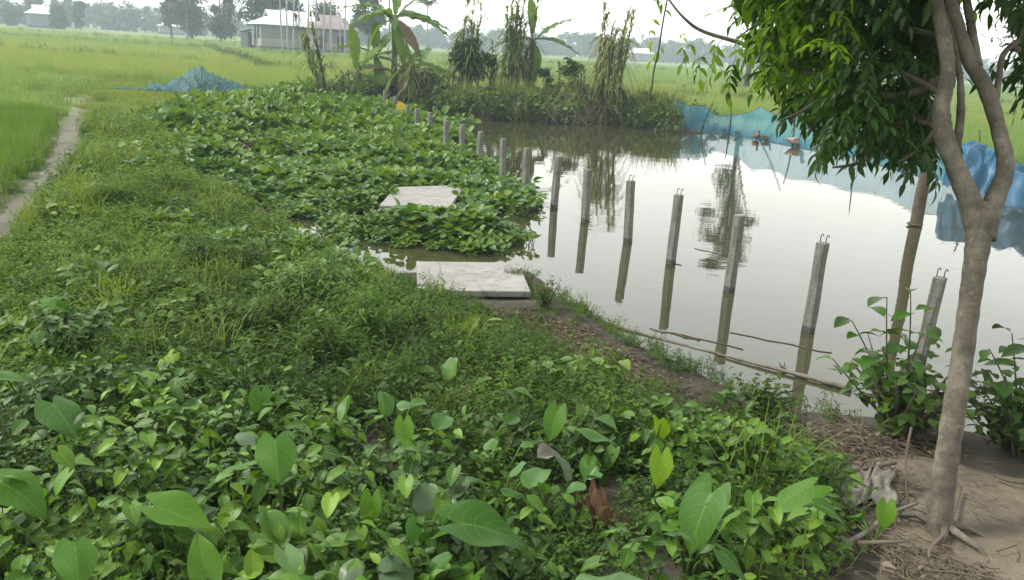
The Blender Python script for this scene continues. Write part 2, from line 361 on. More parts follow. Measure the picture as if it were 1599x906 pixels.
def build_ground():
    def axis(lo, hi, mid0, mid1, fine, grow=1.09):
        a = list(np.arange(mid0, mid1, fine)); s = fine; v = mid1
        while v < hi: a.append(v); s *= grow; v += s
        a.append(hi); s = fine; v = mid0 - fine; b = []
        while v > lo: b.append(v); s *= grow; v -= s
        b.append(lo); return np.array(b[::-1] + a)
    xs = axis(-900, 900, -6, 7, .11); ys = axis(-60, 1300, 1.5, 14, .11, 1.055)
    X, Y = np.meshgrid(xs, ys); Z = gz(X.ravel(), Y.ravel()).reshape(X.shape)
    g = np.clip(sstep(14, 24, Y) * (sdist(np.stack([X.ravel(), Y.ravel()], -1), POND).reshape(X.shape) > .8) + sstep(-5, -6.5, X + (Y - 9) * .42) * .7, 0, 1)
    b = MB(); b.grid(np.stack([X, Y, Z], -1)[:, ::1], None, g.ravel())
    o = b.build('ground', M['ground']); tag(o, 'dark soil bank and flat green fields around the pond', kind='structure')
build_ground()
b = MB(); b.grid(np.array([[[-16, 2.0, 0], [30, 2.0, 0]], [[-16, 40, 0], [30, 40, 0]]])); tag(b.build('water', M['water']), 'still grey pond water mirroring the pale sky', kind='structure')

def draped(name, label, mat, pg, step=.09, lift=.02, jit=.06):
    lo, hi = pg.min(0), pg.max(0); xs = np.arange(lo[0], hi[0], step); ys = np.arange(lo[1], hi[1], step)
    X, Y = np.meshgrid(xs, ys); P = np.stack([X.ravel(), Y.ravel()], -1); sd = sdist(P, pg) + nz(P[:, 0], P[:, 1], 5) * jit
    Z = (gz(P[:, 0], P[:, 1]) + lift - sstep(-.25, .05, sd) * (lift + .02)).reshape(X.shape)
    I = np.arange(X.size).reshape(X.shape); k = (sd < .05).reshape(X.shape); kk = k[:-1, :-1] & k[1:, 1:] & k[:-1, 1:] & k[1:, :-1]
    Q = np.stack([I[:-1, :-1], I[:-1, 1:], I[1:, 1:], I[1:, :-1]], -1)[kk]
    b = MB(); b.raw(np.stack([X, Y, Z], -1), Q); o = b.build(name, mat); tag(o, label, kind='structure'); return o
YARD = np.concatenate([poly([(1275, 705), (1420, 700), (1560, 722), (1700, 760)], .35), np.array([[5.5, 3.6], [5.5, 1.2], [1.05, 1.2], [1.3, 2.6]])])
draped('dirt_path', 'bare trodden dirt under the tree at the lower right', M['mud'], YARD, .06)
PATH = poly([(-220, 440), (-30, 345), (0, 312), (50, 268), (75, 225), (95, 185), (120, 150), (150, 150), (146, 190), (136, 235), (108, 280), (55, 328), (12, 372), (-160, 470)], .3)
draped('footpath', 'narrow pale mud footpath beside the bright green paddy', M['pathmud'], PATH, .1)

# ------------------------------------------------------------------ leaf shapes
def leaf(L, W, nl=5, nw=4, fold=.25, curl=.25, lobe=0.0, kind='ovate', wave=0.0, peak=.42):
    t = np.linspace(0, 1, nl); c = np.linspace(-1, 1, nw + 1)
    if kind == 'round': t = .5 - .5 * np.cos(PI * t)
    if kind == 'ovate': wd = np.sin(PI * t ** (math.log(.5) / math.log(peak))) ** .85
    elif kind == 'heart': wd = np.where(t < .3, .66 + .34 * np.sin(t / .3 * PI / 2), np.cos((t - .3) / .7 * PI / 2) ** .9)
    elif kind == 'round': wd = np.sqrt(np.clip(1 - (2 * t - 1) ** 2, 0, 1)) ** .8
    elif kind == 'blade': wd = np.where(t < .15, .6 + .4 * t / .15, (1 - ((t - .15) / .85) ** 1.6))
    wd = np.maximum(wd, .025) * W / 2
    Tt, C = np.meshgrid(t, c, indexing='ij'); Wd = wd[:, None] * np.ones_like(C)
    X = C * Wd; Y = Tt * L - lobe * L * (np.sin(PI * .74 * np.abs(C)) ** 1.2 if kind == 'heart' else np.abs(C) ** 1.4) * (1 - Tt) ** 2.2
    Z = fold * np.abs(X) - curl * L * Tt ** 2 + wave * L * np.sin(Tt * 9 + C * 2.2) * np.abs(C)
    V = np.stack([X, Y, Z], -1).reshape(-1, 3)
    I = np.arange(len(V)).reshape(nl, nw + 1); Q = np.stack([I[:-1, :-1], I[:-1, 1:], I[1:, 1:], I[1:, :-1]], -1).reshape(-1, 4)
    Uv = np.stack([C * .5 + .5, Tt], -1).reshape(-1, 2); return V, Q, Uv
LF = dict(
    taro=[leaf(.28, .24, 13, 10, -.12, .22, .26, 'heart', .035), leaf(.28, .23, 13, 10, .22, .35, .3, 'heart', .045), leaf(.27, .25, 13, 10, -.22, .3, .24, 'heart', .06), leaf(.29, .21, 13, 10, .4, .15, .28, 'heart', .05)],
    vine=[leaf(.075, .058, 5, 4, .3, .22, .22, 'heart', .03), leaf(.085, .05, 5, 4, .35, .3, .1, 'ovate', .03, .35)],
    narrow=[leaf(.05, .011, 3, 2, .4, .3, 0, 'ovate'), leaf(.042, .013, 3, 2, .3, .35, 0, 'ovate')],
    tiny=[leaf(.028, .013, 3, 2, .3, .2, 0, 'ovate'), leaf(.022, .015, 3, 2, .3, .2, 0, 'ovate')],
    tiny2=[leaf(.045, .026, 4, 2, .3, .25, 0, 'ovate'), leaf(.04, .03, 4, 2, .3, .2, 0, 'ovate')],
    hya=[leaf(.125, .11, 11, 6, .35, .12, .06, 'round', .035), leaf(.12, .085, 11, 6, .7, -.15, .05, 'round', .03), leaf(.11, .1, 11, 6, -.3, .25, .05, 'round', .04)],
    hyam=[leaf(.12, .11, 6, 4, .25, .1, .06, 'round', .02), leaf(.11, .085, 6, 4, .45, .15, .05, 'round', .02)],
    shrub=[leaf(.11, .075, 6, 4, .3, .35, .05, 'ovate', .02, .45), leaf(.09, .055, 6, 4, .35, .3, 0, 'ovate', .02, .45)],
    leaflet=[leaf(.108, .038, 5, 4, .25, .25, 0, 'ovate', .015, .4), leaf(.095, .036, 5, 4, .35, .4, 0, 'ovate', .02, .42)],
    quad=[leaf(1, .62, 3, 2, .3, .2, 0, 'ovate')],
)
def pick(k): return random.choice(LF[k])

# ------------------------------------------------------------------ stuff: scattered instances of small clumps
def scatter(name, label, variants, pts, rots, scl, idx):
    c = bpy.data.collections.new(name + '_clumps')
    for i, v in enumerate(variants): v.name = '%s_clump_%02d' % (name, i); c.objects.link(v)
    me = bpy.data.meshes.new(name); n = len(pts)
    me.vertices.add(n); me.vertices.foreach_set('co', np.asarray(pts, np.float32).ravel())
    a = me.attributes.new('turn', 'FLOAT_VECTOR', 'POINT'); a.data.foreach_set('vector', np.asarray(rots, np.float32).ravel())
    a = me.attributes.new('size', 'FLOAT_VECTOR', 'POINT'); a.data.foreach_set('vector', np.asarray(scl, np.float32).ravel())
    a = me.attributes.new('pick', 'INT', 'POINT'); a.data.foreach_set('value', np.asarray(idx, np.int32))
    o = bpy.data.objects.new(name, me); COL.objects.link(o)
    g = bpy.data.node_groups.new(name, 'GeometryNodeTree')
    g.interface.new_socket('Geometry', in_out='INPUT', socket_type='NodeSocketGeometry')
    g.interface.new_socket('Geometry', in_out='OUTPUT', socket_type='NodeSocketGeometry')
    gi = g.nodes.new('NodeGroupInput'); go = g.nodes.new('NodeGroupOutput')
    ip = g.nodes.new('GeometryNodeInstanceOnPoints'); ci = g.nodes.new('GeometryNodeCollectionInfo')
    ci.inputs['Collection'].default_value = c; ci.inputs['Separate Children'].default_value = True; ci.inputs['Reset Children'].default_value = True
    def na(nm, ty):
        q = g.nodes.new('GeometryNodeInputNamedAttribute'); q.data_type = ty; q.inputs['Name'].default_value = nm; return q.outputs['Attribute']
    er = g.nodes.new('FunctionNodeEulerToRotation'); L = g.links.new
    L(gi.outputs[0], ip.inputs['Points']); L(ci.outputs[0], ip.inputs['Instance']); ip.inputs['Pick Instance'].default_value = True
    L(na('pick', 'INT'), ip.inputs['Instance Index']); L(na('turn', 'FLOAT_VECTOR'), er.inputs[0]); L(er.outputs[0], ip.inputs['Rotation'])
    L(na('size', 'FLOAT_VECTOR'), ip.inputs['Scale']); L(ip.outputs[0], go.inputs[0])
    md = o.modifiers.new('scatter', 'NODES'); md.node_group = g
    tag(o, label, kind='stuff'); return o
def fuzzy(pg, dens, fz=.6, keep=None):
    lo, hi = pg.min(0) - fz, pg.max(0) + fz; n = int(np.prod(hi - lo) * dens); P = rng.uniform(lo, hi, (n, 2))
    s_ = sdist(P, pg) + nz(P[:, 0], P[:, 1], 3.1, 5) * fz * .6 + rng.uniform(-.5, .5, n) * fz; P = P[s_ < 0]
    return P if keep is None else P[keep(P)]
def spread(pg, dens, dfar=None, keep=None):
    """points in polygon, density per m2, thinned with distance"""
    lo, hi = pg.min(0), pg.max(0); n = int(np.prod(hi - lo) * dens); P = rng.uniform(lo, hi, (n, 2)); P = P[inside(P, pg)]
    if dfar is not None:
        d = np.hypot(P[:, 0], P[:, 1]); P = P[rng.random(len(P)) < np.clip((dfar / d) ** 1.5, 0, 1)]
    if keep is not None: P = P[keep(P)]
    return P
def put(name, label, variants, P, smin=.8, smax=1.25, tilt=.15, z=None, dz=0.0, weights=None, szf=None, grow=None):
    n = len(P); Z = gz(P[:, 0], P[:, 1]) if z is None else np.full(n, z)
    R = np.stack([rng.normal(0, tilt, n), rng.normal(0, tilt, n), rng.uniform(0, 6.28, n)], -1)
    s = rng.uniform(smin, smax, n)
    if grow is not None: s = s * grow(P)
    Sc = np.stack([s, s, s], -1)
    if szf is not None: Sc = szf(P, Sc)
    I = rng.choice(len(variants), n, p=weights)
    return scatter(name, label, variants, np.stack([P[:, 0], P[:, 1], Z + dz], -1), R, Sc, I)

def clump_vine(n=22, rad=.16, h=.26, key='vine', mat='vine', lo=.03):
    b = MB()
    for i in range(n):
        a = U_(0, 6.28); r_ = rad * math.sqrt(random.random()); z = lo + (h - lo) * random.random() ** .55 * (1 - .4 * (r_ / rad) ** 2)
        p = np.array([r_ * math.cos(a), r_ * math.sin(a), z])
        b.add(pick(key), rot(U_(0, 6.28), U_(-.75, .25), U_(-.35, .35)), p, U_(.7, 1.3), random.random())
        if i % 2 == 0: b.tube([p * [.5, .5, 0], p * [.8, .8, .6], p], [.003, .0025, .002], 3, .4, 1, False)
    return b.build('c', [M[mat], M['stalk']], link=False)
def clump_stems(ns=9, nl=11, rad=.12, h=.2, key='narrow', mat='weed', lean=.35, ls=1.0):
    b = MB()
    for i in range(ns):
        a = U_(0, 6.28); r_ = rad * math.sqrt(random.random()); base = np.array([r_ * math.cos(a), r_ * math.sin(a), 0]); hh = h * U_(.55, 1.15)
        tip = base + np.array([U_(-lean, lean) * hh, U_(-lean, lean) * hh, hh]); mid = (base + tip) / 2 + np.array([U_(-.02, .02), U_(-.02, .02), 0])
        b.tube([base, mid, tip], [.0025, .002, .001], 3, .3, 1, False); rr = random.random()
        for k in range(nl):
            t = .2 + .8 * (k + 1) / nl; p = base + (tip - base) * t; az = k * PI / 2 * 1.0 + (k % 2) * PI + U_(-.5, .5)
            b.add(pick(key), rot(az, U_(.0, .8) - .1, U_(-.3, .3)), p, U_(.7, 1.2) * ls * (1.1 - .4 * t), .6 * rr + .4 * random.random())
    return b.build('c', [M[mat], M['stalk']], link=False)
def clump_blades(n=40, rad=.12, h=.3, wd=.008, mat='grass', droop=.5, seg=4):
    b = MB()
    for i in range(n):
        a = U_(0, 6.28); r_ = rad * math.sqrt(random.random()); base = np.array([r_ * math.cos(a), r_ * math.sin(a), 0])
        L = h * U_(.6, 1.2); az = U_(0, 6.28); d = np.array([math.cos(az), math.sin(az), 0]); s_ = np.array([-d[1], d[0], 0]); t = np.linspace(0, 1, seg)
        dr = droop * U_(.3, 1.2); P = base + d * (L * dr * t[:, None] ** 1.8 * .7) + np.array([0, 0, 1]) * (L * (t - .35 * dr * t ** 2.5))[:, None]
        wv = wd * (1 - .9 * t ** 1.5)
        b.grid(np.stack([P - s_ * wv[:, None] / 2, P + s_ * wv[:, None] / 2], 1), None, random.random())
    return b.build('c', [M[mat]], link=False)
def hyacinth_mb(b, base, n=7, h=.2, key='hyam', sc=1.0, m=0, ms=1, upright=.0):
    for i in range(n):
        az = i * 2.4 + U_(-.4, .4); out = U_(.15, .75) * (1 - upright); hh = h * U_(.6, 1.15)
        tip = base + np.array([math.sin(az) * out * hh, math.cos(az) * out * hh, hh]); mid = base * .6 + tip * .4 + np.array([0, 0, .1 * hh])
        b.tube([base, mid, tip], [.006 * sc, .005 * sc, .003 * sc], 4, .6, ms, False)
        b.add(pick(key), rot(az + U_(-.5, .5), U_(-.25, 1.0), U_(-.4, .4)), tip, U_(.75, 1.2) * sc, random.random(), m)
def clump_hya(n=4, rad=.16, h=.2, mat='hyam'):
    b = MB()
    for i in range(n):
        a = U_(0, 6.28); r_ = rad * math.sqrt(random.random()); hyacinth_mb(b, np.array([r_ * math.cos(a), r_ * math.sin(a), 0]), 6, h * U_(.7, 1.2))
    return b.build('c', [M[mat], M['stalk']], link=False)
def clump_litter(n=60, rad=.18):
    b = MB()
    for i in range(n):
        a = U_(0, 6.28); r_ = rad * math.sqrt(random.random()); p = np.array([r_ * math.cos(a), r_ * math.sin(a), U_(.003, .035)]); az = U_(0, 6.28)
        if random.random() < .86:
            L = U_(.05, .16); d = np.array([math.cos(az), math.sin(az), U_(-.12, .12)]); k = np.array([-d[1], d[0], 0]) * U_(-.02, .02)
            b.tube([p - d * L / 2, p + k, p + d * L / 2], U_(.0012, .0028), 3, random.random(), 0, False)
        else: b.add(pick('vine'), rot(az, U_(-.4, .4), U_(-.6, .6)), p + [0, 0, .01], U_(.22, .5), random.random(), 1)
    return b.build('c', [M['straw'], M['deadleaf']], link=False)

YD = lambda P: ~inside(P, YARD)
off_slab = []
# fringes of the land where plants can stand
def on_land(P, m=.03): return sdist(P, POND) > m

LITTER = poly([(735, 470), (850, 478), (960, 545), (1060, 605), (1140, 645), (1230, 680), (1275, 715), (1330, 730), (1300, 770), (1170, 725), (1040, 690), (930, 620), (830, 540), (760, 500)], .3)
LIT2 = poly([(1290, 760), (1400, 740), (1470, 830), (1560, 960), (1300, 960), (1280, 830)], .4)

# slabs -------------------------------------------------------------
def prism(b, C, z0, z1):
    C = np.asarray(C); n = len(C); c = C.mean(0); bev = .012
    top = np.array([[*(c + (p - c) * (1 - bev)), z1] for p in C]); up = np.array([[*p, z1 - .008] for p in C]); lo = np.array([[*p, z0] for p in C])
    V = np.concatenate([top, up, lo]); Q = [[0, 1, 2, 3], [11, 10, 9, 8]]
    for i in range(4):
        j = (i + 1) % 4; Q += [[i, 4 + i, 4 + j, j], [4 + i, 8 + i, 8 + j, 4 + j]]
    b.raw(V, Q)
SL1 = np.array([gp(652, 453, .17), gp(829, 455, .17), gp(810, 410, .17), gp(650, 408, .17)])[:, :2]
SL2 = np.array([gp(592, 321, .2), gp(702, 323, .2), gp(727, 289, .2), gp(617, 292, .2)])[:, :2]
for C, z1, lab in ((SL1, .17, 'pale square concrete slab at the water edge nearest the viewer'), (SL2, .2, 'pale concrete slab half sunk among the water hyacinth')):
    b = MB(); prism(b, C, z1 - .055, z1); o = b.build('concrete_slab', M['slab'], origin=[*C.mean(0), z1 - .055], smooth=False); tag(o, lab, 'slab', 'concrete slabs')
def no_slab(P, m=.06): return (sdist(P, SL1) > m) & (sdist(P, SL2) > m)

# ------------------------------------------------------------------ hyacinth mats
MAT1 = poly([(235, 255), (212, 205), (330, 178), (470, 152), (590, 146), (640, 180), (720, 208), (765, 250), (855, 302), (838, 330), (735, 330), (590, 332), (500, 322), (420, 312), (330, 296)], .12)
MAT2 = poly([(505, 360), (525, 340), (590, 336), (735, 330), (805, 348), (795, 388), (735, 388), (645, 374), (565, 362)], .1)
MAT3 = poly([(350, 350), (440, 392), (530, 432), (635, 446), (648, 470), (730, 480), (690, 530), (600, 510), (500, 460), (430, 420), (370, 380)], .2)
hv = [clump_hya(4, .17, .2) for _ in range(6)] + [clump_vine(26, .2, .22, 'vine', 'hyam'), clump_stems(10, 10, .15, .26, 'narrow', 'fine', .4, 1.6)]
_m1 = fuzzy(MAT1, 70, .7, lambda P: no_slab(P, .1) & ((P[:, 0] < -1.2) | (sdist(P, MAT1) < -.12))); _m1 = _m1[(rng.random(len(_m1)) < np.clip((16 / np.hypot(_m1[:, 0], _m1[:, 1])) ** 1.0, 0, 1)) & (nz(_m1[:, 0], _m1[:, 1], 1.6, 9) > -1.0)]
P1 = np.concatenate([_m1, fuzzy(MAT2, 75, .3, lambda P: no_slab(P, .1)), fuzzy(MAT3, 40, .6, lambda P: no_slab(P, .1))])
Zm = np.maximum(gz(P1[:, 0], P1[:, 1]), 0)
n = len(P1)
dd = np.hypot(P1[:, 0], P1[:, 1]); sc = rng.uniform(.62, 1.05, n) * np.clip(dd / 16, 1, 1.25) * (1 + .38 * nz(P1[:, 0], P1[:, 1], 2.3, 2))
edge = np.minimum(np.minimum(np.abs(sdist(P1, MAT1)), np.abs(sdist(P1, MAT2))), np.abs(sdist(P1, MAT3)))
sc *= .5 + .5 * np.clip(edge / .7, 0, 1); sc = np.maximum(sc, .3)
scatter('water_hyacinth_mat', 'dense floating mat of glossy water hyacinth leaves', hv, np.stack([P1[:, 0], P1[:, 1], Zm - .03], -1),
        np.stack([rng.normal(0, .12, n), rng.normal(0, .12, n), rng.uniform(0, 6.28, n)], -1), np.stack([sc, sc, sc * np.clip(dd / 13, .95, 1.4)], -1), rng.choice(8, n, p=[.15, .14, .14, .14, .14, .13, .1, .06]))
# the plants that stand up out of the mat, one by one
hy_me = []
for k in range(5):
    b = MB(); hyacinth_mb(b, np.zeros(3), 7, .27, 'hya', 1.35); o = b.build('water_hyacinth', [M['hya'], M['stalk']], link=False); hy_me.append(o.data); bpy.data.objects.remove(o)
Pk = np.concatenate([spread(MAT1, 4.2, 13, lambda P: no_slab(P, .15)), spread(MAT2, 10, None, lambda P: no_slab(P, .15)), spread(MAT3, 12, None, lambda P: no_slab(P, .15))])
for i, p in enumerate(Pk[:230]):
    o = bpy.data.objects.new('water_hyacinth', hy_me[i % 5]); COL.objects.link(o); z = max(gz1(*p), 0)
    o.location = (p[0], p[1], z - .02); o.rotation_euler = (U_(-.1, .1), U_(-.1, .1), U_(0, 6.28)); s_ = U_(.65, 1.05); o.scale = (s_, s_, s_)
    tag(o, 'round-leaved water hyacinth plant standing up out of the floating mat', 'water hyacinth', 'water hyacinth plants in the mat')

# ------------------------------------------------------------------ ground cover
ZA = np.concatenate([poly([(-250, 660), (0, 645), (250, 668), (450, 655), (620, 680), (760, 745), (900, 750), (1050, 760), (1200, 765), (1290, 785), (1305, 850), (1310, 960)], .4), np.array([[.8, 1.5], [-2.6, 1.5]])])
ZB = poly([(150, 600), (230, 480), (400, 430), (620, 455), (735, 470), (830, 540), (930, 622), (1040, 690), (1170, 728), (1290, 785), (1050, 775), (760, 765), (620, 710), (400, 690), (200, 690)], .3)
ZC = np.concatenate([poly([(-260, 700), (-120, 430), (20, 380), (70, 322), (120, 275), (150, 200), (230, 215), (260, 270), (380, 330), (470, 372), (560, 412), (650, 462), (560, 490), (400, 470), (250, 500), (190, 600), (-50, 640)], .3)])
v_v = [clump_vine(20, .17, .38) for _ in range(5)] + [clump_stems(10, 12, .14, .34, 'narrow', 'weed', .35, 1.6), clump_vine(34, .17, .34, 'tiny2', 'vine')]
put('vine_undergrowth', 'tangled broad-leaved vines covering the near ground', v_v, fuzzy(ZA, 135, 1.3, lambda P: YD(P) & on_land(P, .3)), .36, .82, .28, weights=[.15, .15, .15, .15, .14, .12, .14], grow=lambda P: .92 + .34 * nz(P[:, 0], P[:, 1], 2.6, 1))
v_w = [clump_stems(8, 9, .13, [.16, .2, .24][k % 3], 'narrow', 'weed', .4, [1.2, 1.45][k % 2]) for k in range(5)] + [clump_vine(18, .14, .2, 'tiny2', 'weed')]
put('narrow_leaf_weeds', 'low narrow-leaved weeds in the middle of the bank', v_w, fuzzy(ZB, 115, .5, lambda P: YD(P) & on_land(P) & no_slab(P)), .7, 1.25, .25)
v_f = [clump_stems(10, 9, .14, .10, 'tiny', 'fine', .8, 1.7) for _ in range(4)] + [clump_blades(26, .12, .14, .006, 'grass', .9)]
put('creeping_weeds', 'fine pale creeping weeds carpeting the left bank', v_f, spread(ZC, 210, 8, lambda P: (sdist(P, PATH) > .08) & on_land(P)), .8, 1.4, .25, grow=lambda P: np.clip(np.hypot(P[:, 0], P[:, 1]) / 8, 1, 1.8))
_pt = fuzzy(ZC, 46, .4, lambda P: (sdist(P, PATH) > .1) & on_land(P)); _pt = _pt[nz(_pt[:, 0], _pt[:, 1], 1.9, 4) + rng.normal(0, .35, len(_pt)) > .15]
put('tall_weeds', 'shaggy taller weeds and grass tufts on the left bank', [clump_stems(9, 12, .13, .30, 'narrow', 'fine', .4, 1.5), clump_blades(34, .12, .34, .008, 'grass', .8), clump_stems(8, 10, .12, .24, 'tiny', 'weed', .4, 2.4), clump_vine(20, .16, .24, 'vine', 'hyam'), clump_blades(26, .1, .26, .007, 'fine', .9)], _pt, .55, 1.45, .2, grow=lambda P: np.clip(np.hypot(P[:, 0], P[:, 1]) / 9, .85, 1.4))
_pt = fuzzy(ZB, 34, .4, lambda P: YD(P) & on_land(P)); _pt = _pt[nz(_pt[:, 0], _pt[:, 1], 2.2, 6) + rng.normal(0, .35, len(_pt)) > .1]
put('bank_tufts', 'uneven taller tufts among the narrow-leaved weeds', [clump_stems(9, 13, .12, .28, 'narrow', 'weed', .35, 1.2), clump_stems(9, 13, .12, .26, 'narrow', 'fine', .35, 1.1), clump_vine(22, .16, .24, 'vine', 'vine'), clump_blades(22, .08, .34, .007, 'grass', .8), clump_vine(24, .18, .22, 'vine', 'hyam')], _pt, .5, 1.35, .2)
_mid = poly([(250, 330), (350, 330), (450, 400), (560, 440), (660, 470), (760, 510), (800, 570), (700, 600), (560, 560), (420, 500), (300, 430)], .25)
_pt = fuzzy(_mid, 34, .8, lambda P: on_land(P) & no_slab(P)); _pt = _pt[nz(_pt[:, 0], _pt[:, 1], 2.0, 11) + rng.normal(0, .4, len(_pt)) > .05]
put('broadleaf_creepers', 'glossy broad-leaved creepers spreading from the mat over the bank', [clump_hya(4, .16, .17) for _ in range(3)] + [clump_vine(26, .18, .2, 'vine', 'hyam') for _ in range(2)], _pt, .5, 1.0, .2)
ZBb = np.concatenate([ZB]); put('small_leaf_weeds', 'small-leaved weeds mixed through the bank', [clump_stems(9, 9, .14, .12, 'tiny', 'weed', .7, 1.4) for _ in range(3)],
    np.concatenate([fuzzy(ZB, 45, .5, lambda P: YD(P) & on_land(P)), spread(ZA, 60, None, YD)]), .8, 1.3, .2)
# weeds fringing the litter strip and the water's edge
SH = np.concatenate([spread(poly([(560, 425), (652, 428), (656, 470), (590, 455)], .12), 70, None, lambda P: no_slab(P, .03)), spread(LITTER, 48, None, on_land), spread(poly([(830, 440), (960, 505), (1060, 565), (1190, 635), (1330, 668), (1330, 700), (1180, 672), (1040, 600), (940, 540), (830, 480)], .15), 90, None, lambda P: sdist(P, POND) > -.06)])
put('bank_edge_weeds', 'sparse weeds along the water edge and the brown litter strip', [clump_stems(6, 9, .08, .15, 'narrow', 'weed', .5) for _ in range(3)] + [clump_blades(14, .06, .16, .006, 'fine', .7)], SH, .5, 1.1, .3)
put('dry_litter', 'brown dry straw and dead leaf litter on the bank', [clump_litter() for _ in range(5)], np.concatenate([spread(LITTER, 110, None, lambda P: on_land(P, -.02)), spread(LIT2, 28), spread(poly([(1240, 672), (1330, 682), (1440, 700), (1560, 718), (1560, 735), (1400, 725), (1300, 740), (1230, 705)], .3), 40, None, on_land)]), .8, 1.3, .06, dz=.005)
put('straw_crumbs', 'scattered straw crumbs on the bare dirt', [clump_litter(12, .3) for _ in range(4)], spread(YARD, 8), .6, 1.0, .03, dz=.018)

# ------------------------------------------------------------------ grass and paddy
GR = np.concatenate([poly([(150, 205), (128, 160), (150, 145), (480, 145), (520, 150), (470, 160), (340, 184), (230, 212)], .3)])
v_g = [clump_blades(60, .3, .13, .012, 'grass', .8) for _ in range(4)]
put('short_grass', 'short yellow-green grass strip in front of the net tent', v_g, np.concatenate([spread(GR, 14, None), spread(poly([(110, 122), (300, 116), (300, 140), (190, 150), (110, 152)], .3), 9, None, lambda P: sdist(P, PATH) > .1)]), .8, 1.3, .1)
PAD = poly([(-330, 340), (-250, 180), (-60, 172), (0, 172), (78, 182), (76, 220), (26, 272), (-20, 304), (-140, 370)], .3)
v_p = [clump_blades(60, .2, .34, .010, 'paddy', .5) for _ in range(4)]
put('young_rice', 'bright green young rice beside the footpath', v_p, spread(PAD, 26, None, lambda P: sdist(P, PATH) > .1), .8, 1.15, .08)
MIX = poly([(-330, 185), (-250, 118), (0, 112), (140, 126), (140, 150), (105, 180), (80, 184), (0, 174)], .3)
put('rough_grass', 'rough mixed grass left of the footpath', [clump_blades(50, .3, .45, .014, 'riceg', .6) for _ in range(3)] + [clump_blades(40, .3, .4, .016, 'cane', .7)], spread(MIX, 5, None, lambda P: sdist(P, PATH) > .1), .7, 1.1, .1)
put('path_side_weeds', 'weeds along the footpath edges', [clump_stems(10, 9, .2, .28, 'narrow', 'fine', .5, 2.0) for _ in range(2)] + [clump_blades(30, .2, .3, .012, 'grass', .7)],
    np.concatenate([spread(poly([(-90, 350), (20, 275), (66, 222), (92, 182), (110, 160), (84, 186), (74, 228), (36, 282), (-60, 362)], .3), 26), spread(poly([(60, 318), (110, 265), (140, 200), (160, 150), (120, 150), (170, 165), (200, 210), (130, 290), (80, 340)], .3), 12, None, lambda P: sdist(P, PATH) > .03)]), .6, 1.1, .15)
def field_pts(y0, y1, step):
    ys = np.arange(y0, y1, step); out = []
    for y in ys:
        xs = np.arange(-.82 * y - 6, .78 * y + 8, step); out.append(np.stack([xs, np.full(len(xs), y)], -1))
    P = np.concatenate(out); P = P + rng.uniform(-.5, .5, P.shape) * step; x, y = P[:, 0], P[:, 1]
    left0 = np.where(x < -7, np.where(x < -13.5, 33.0, 31.0), 31.8)
    k = (x < 11.5) & (y > left0) | (x >= 11.5) & (y > 13)
    k &= sdist(P, POND) > 2.2; k &= ~((x > -42) & (x < -21) & (y > 96)) | (y < 96)
    k &= ~((x < -30) & (y > 150)); return P[k]
Pn = np.concatenate([field_pts(13, 60, .42), field_pts(60, 105, .95), field_pts(105, 190, 2.3)])
d = Pn[:, 1]; n = len(Pn)
v_r = [clump_blades(44, .34, .46, .014, 'rice', .4, 3) for _ in range(3)] + [clump_blades(44, .34, .46, .014, 'riceg', .4, 3) for _ in range(3)]
gro = np.where(d < 60, 1.0, np.where(d < 105, 2.2, 5.0)); Sc = np.stack([gro, gro, np.where(d < 60, 1, 1.05) * rng.uniform(.8, 1.15, n)], -1)
yel = (nz(Pn[:, 0] * .25, Pn[:, 1], .09, 3) + .55 * (d < 75) - .35 * (d > 95) - .3 * (Pn[:, 0] > 0) + rng.normal(0, .35, n)) > .2
I = np.where(yel, rng.integers(0, 3, n), rng.integers(3, 6, n))
scatter('rice_crop', 'yellow-green rice crop filling the flat fields', v_r, np.stack([Pn[:, 0], Pn[:, 1], gz(Pn[:, 0], Pn[:, 1])], -1), np.stack([np.zeros(n), np.zeros(n), rng.uniform(0, 6.28, n)], -1), Sc, I)

_bl = []
for (xa, ya, xb, yb) in [(-70, 58, 0, 47), (-60, 92, -6, 78), (-14, 47, -34, 92), (2, 60, 60, 66), (4, 44, 36, 42), (14, 43, 40, 92), (-90, 130, 100, 125)]:
    L_ = math.hypot(xb - xa, yb - ya); u = rng.random(int(L_ * 2.2))[:, None]; _bl.append(np.array([[xa, ya]]) + (np.array([[xb - xa, yb - ya]])) * u + rng.normal(0, .22, (len(u), 2)))
_bl = np.concatenate(_bl)
put('field_bund_grass', 'darker grass growing on the low bunds between the rice plots', [clump_blades(40, .3, .72, .022, 'weed', .7), clump_stems(9, 9, .3, .6, 'vine', 'weed', .4, 1.6), clump_blades(36, .3, .6, .02, 'straw', .8)], _bl, .7, 1.2, .1, weights=[.45, .35, .2])
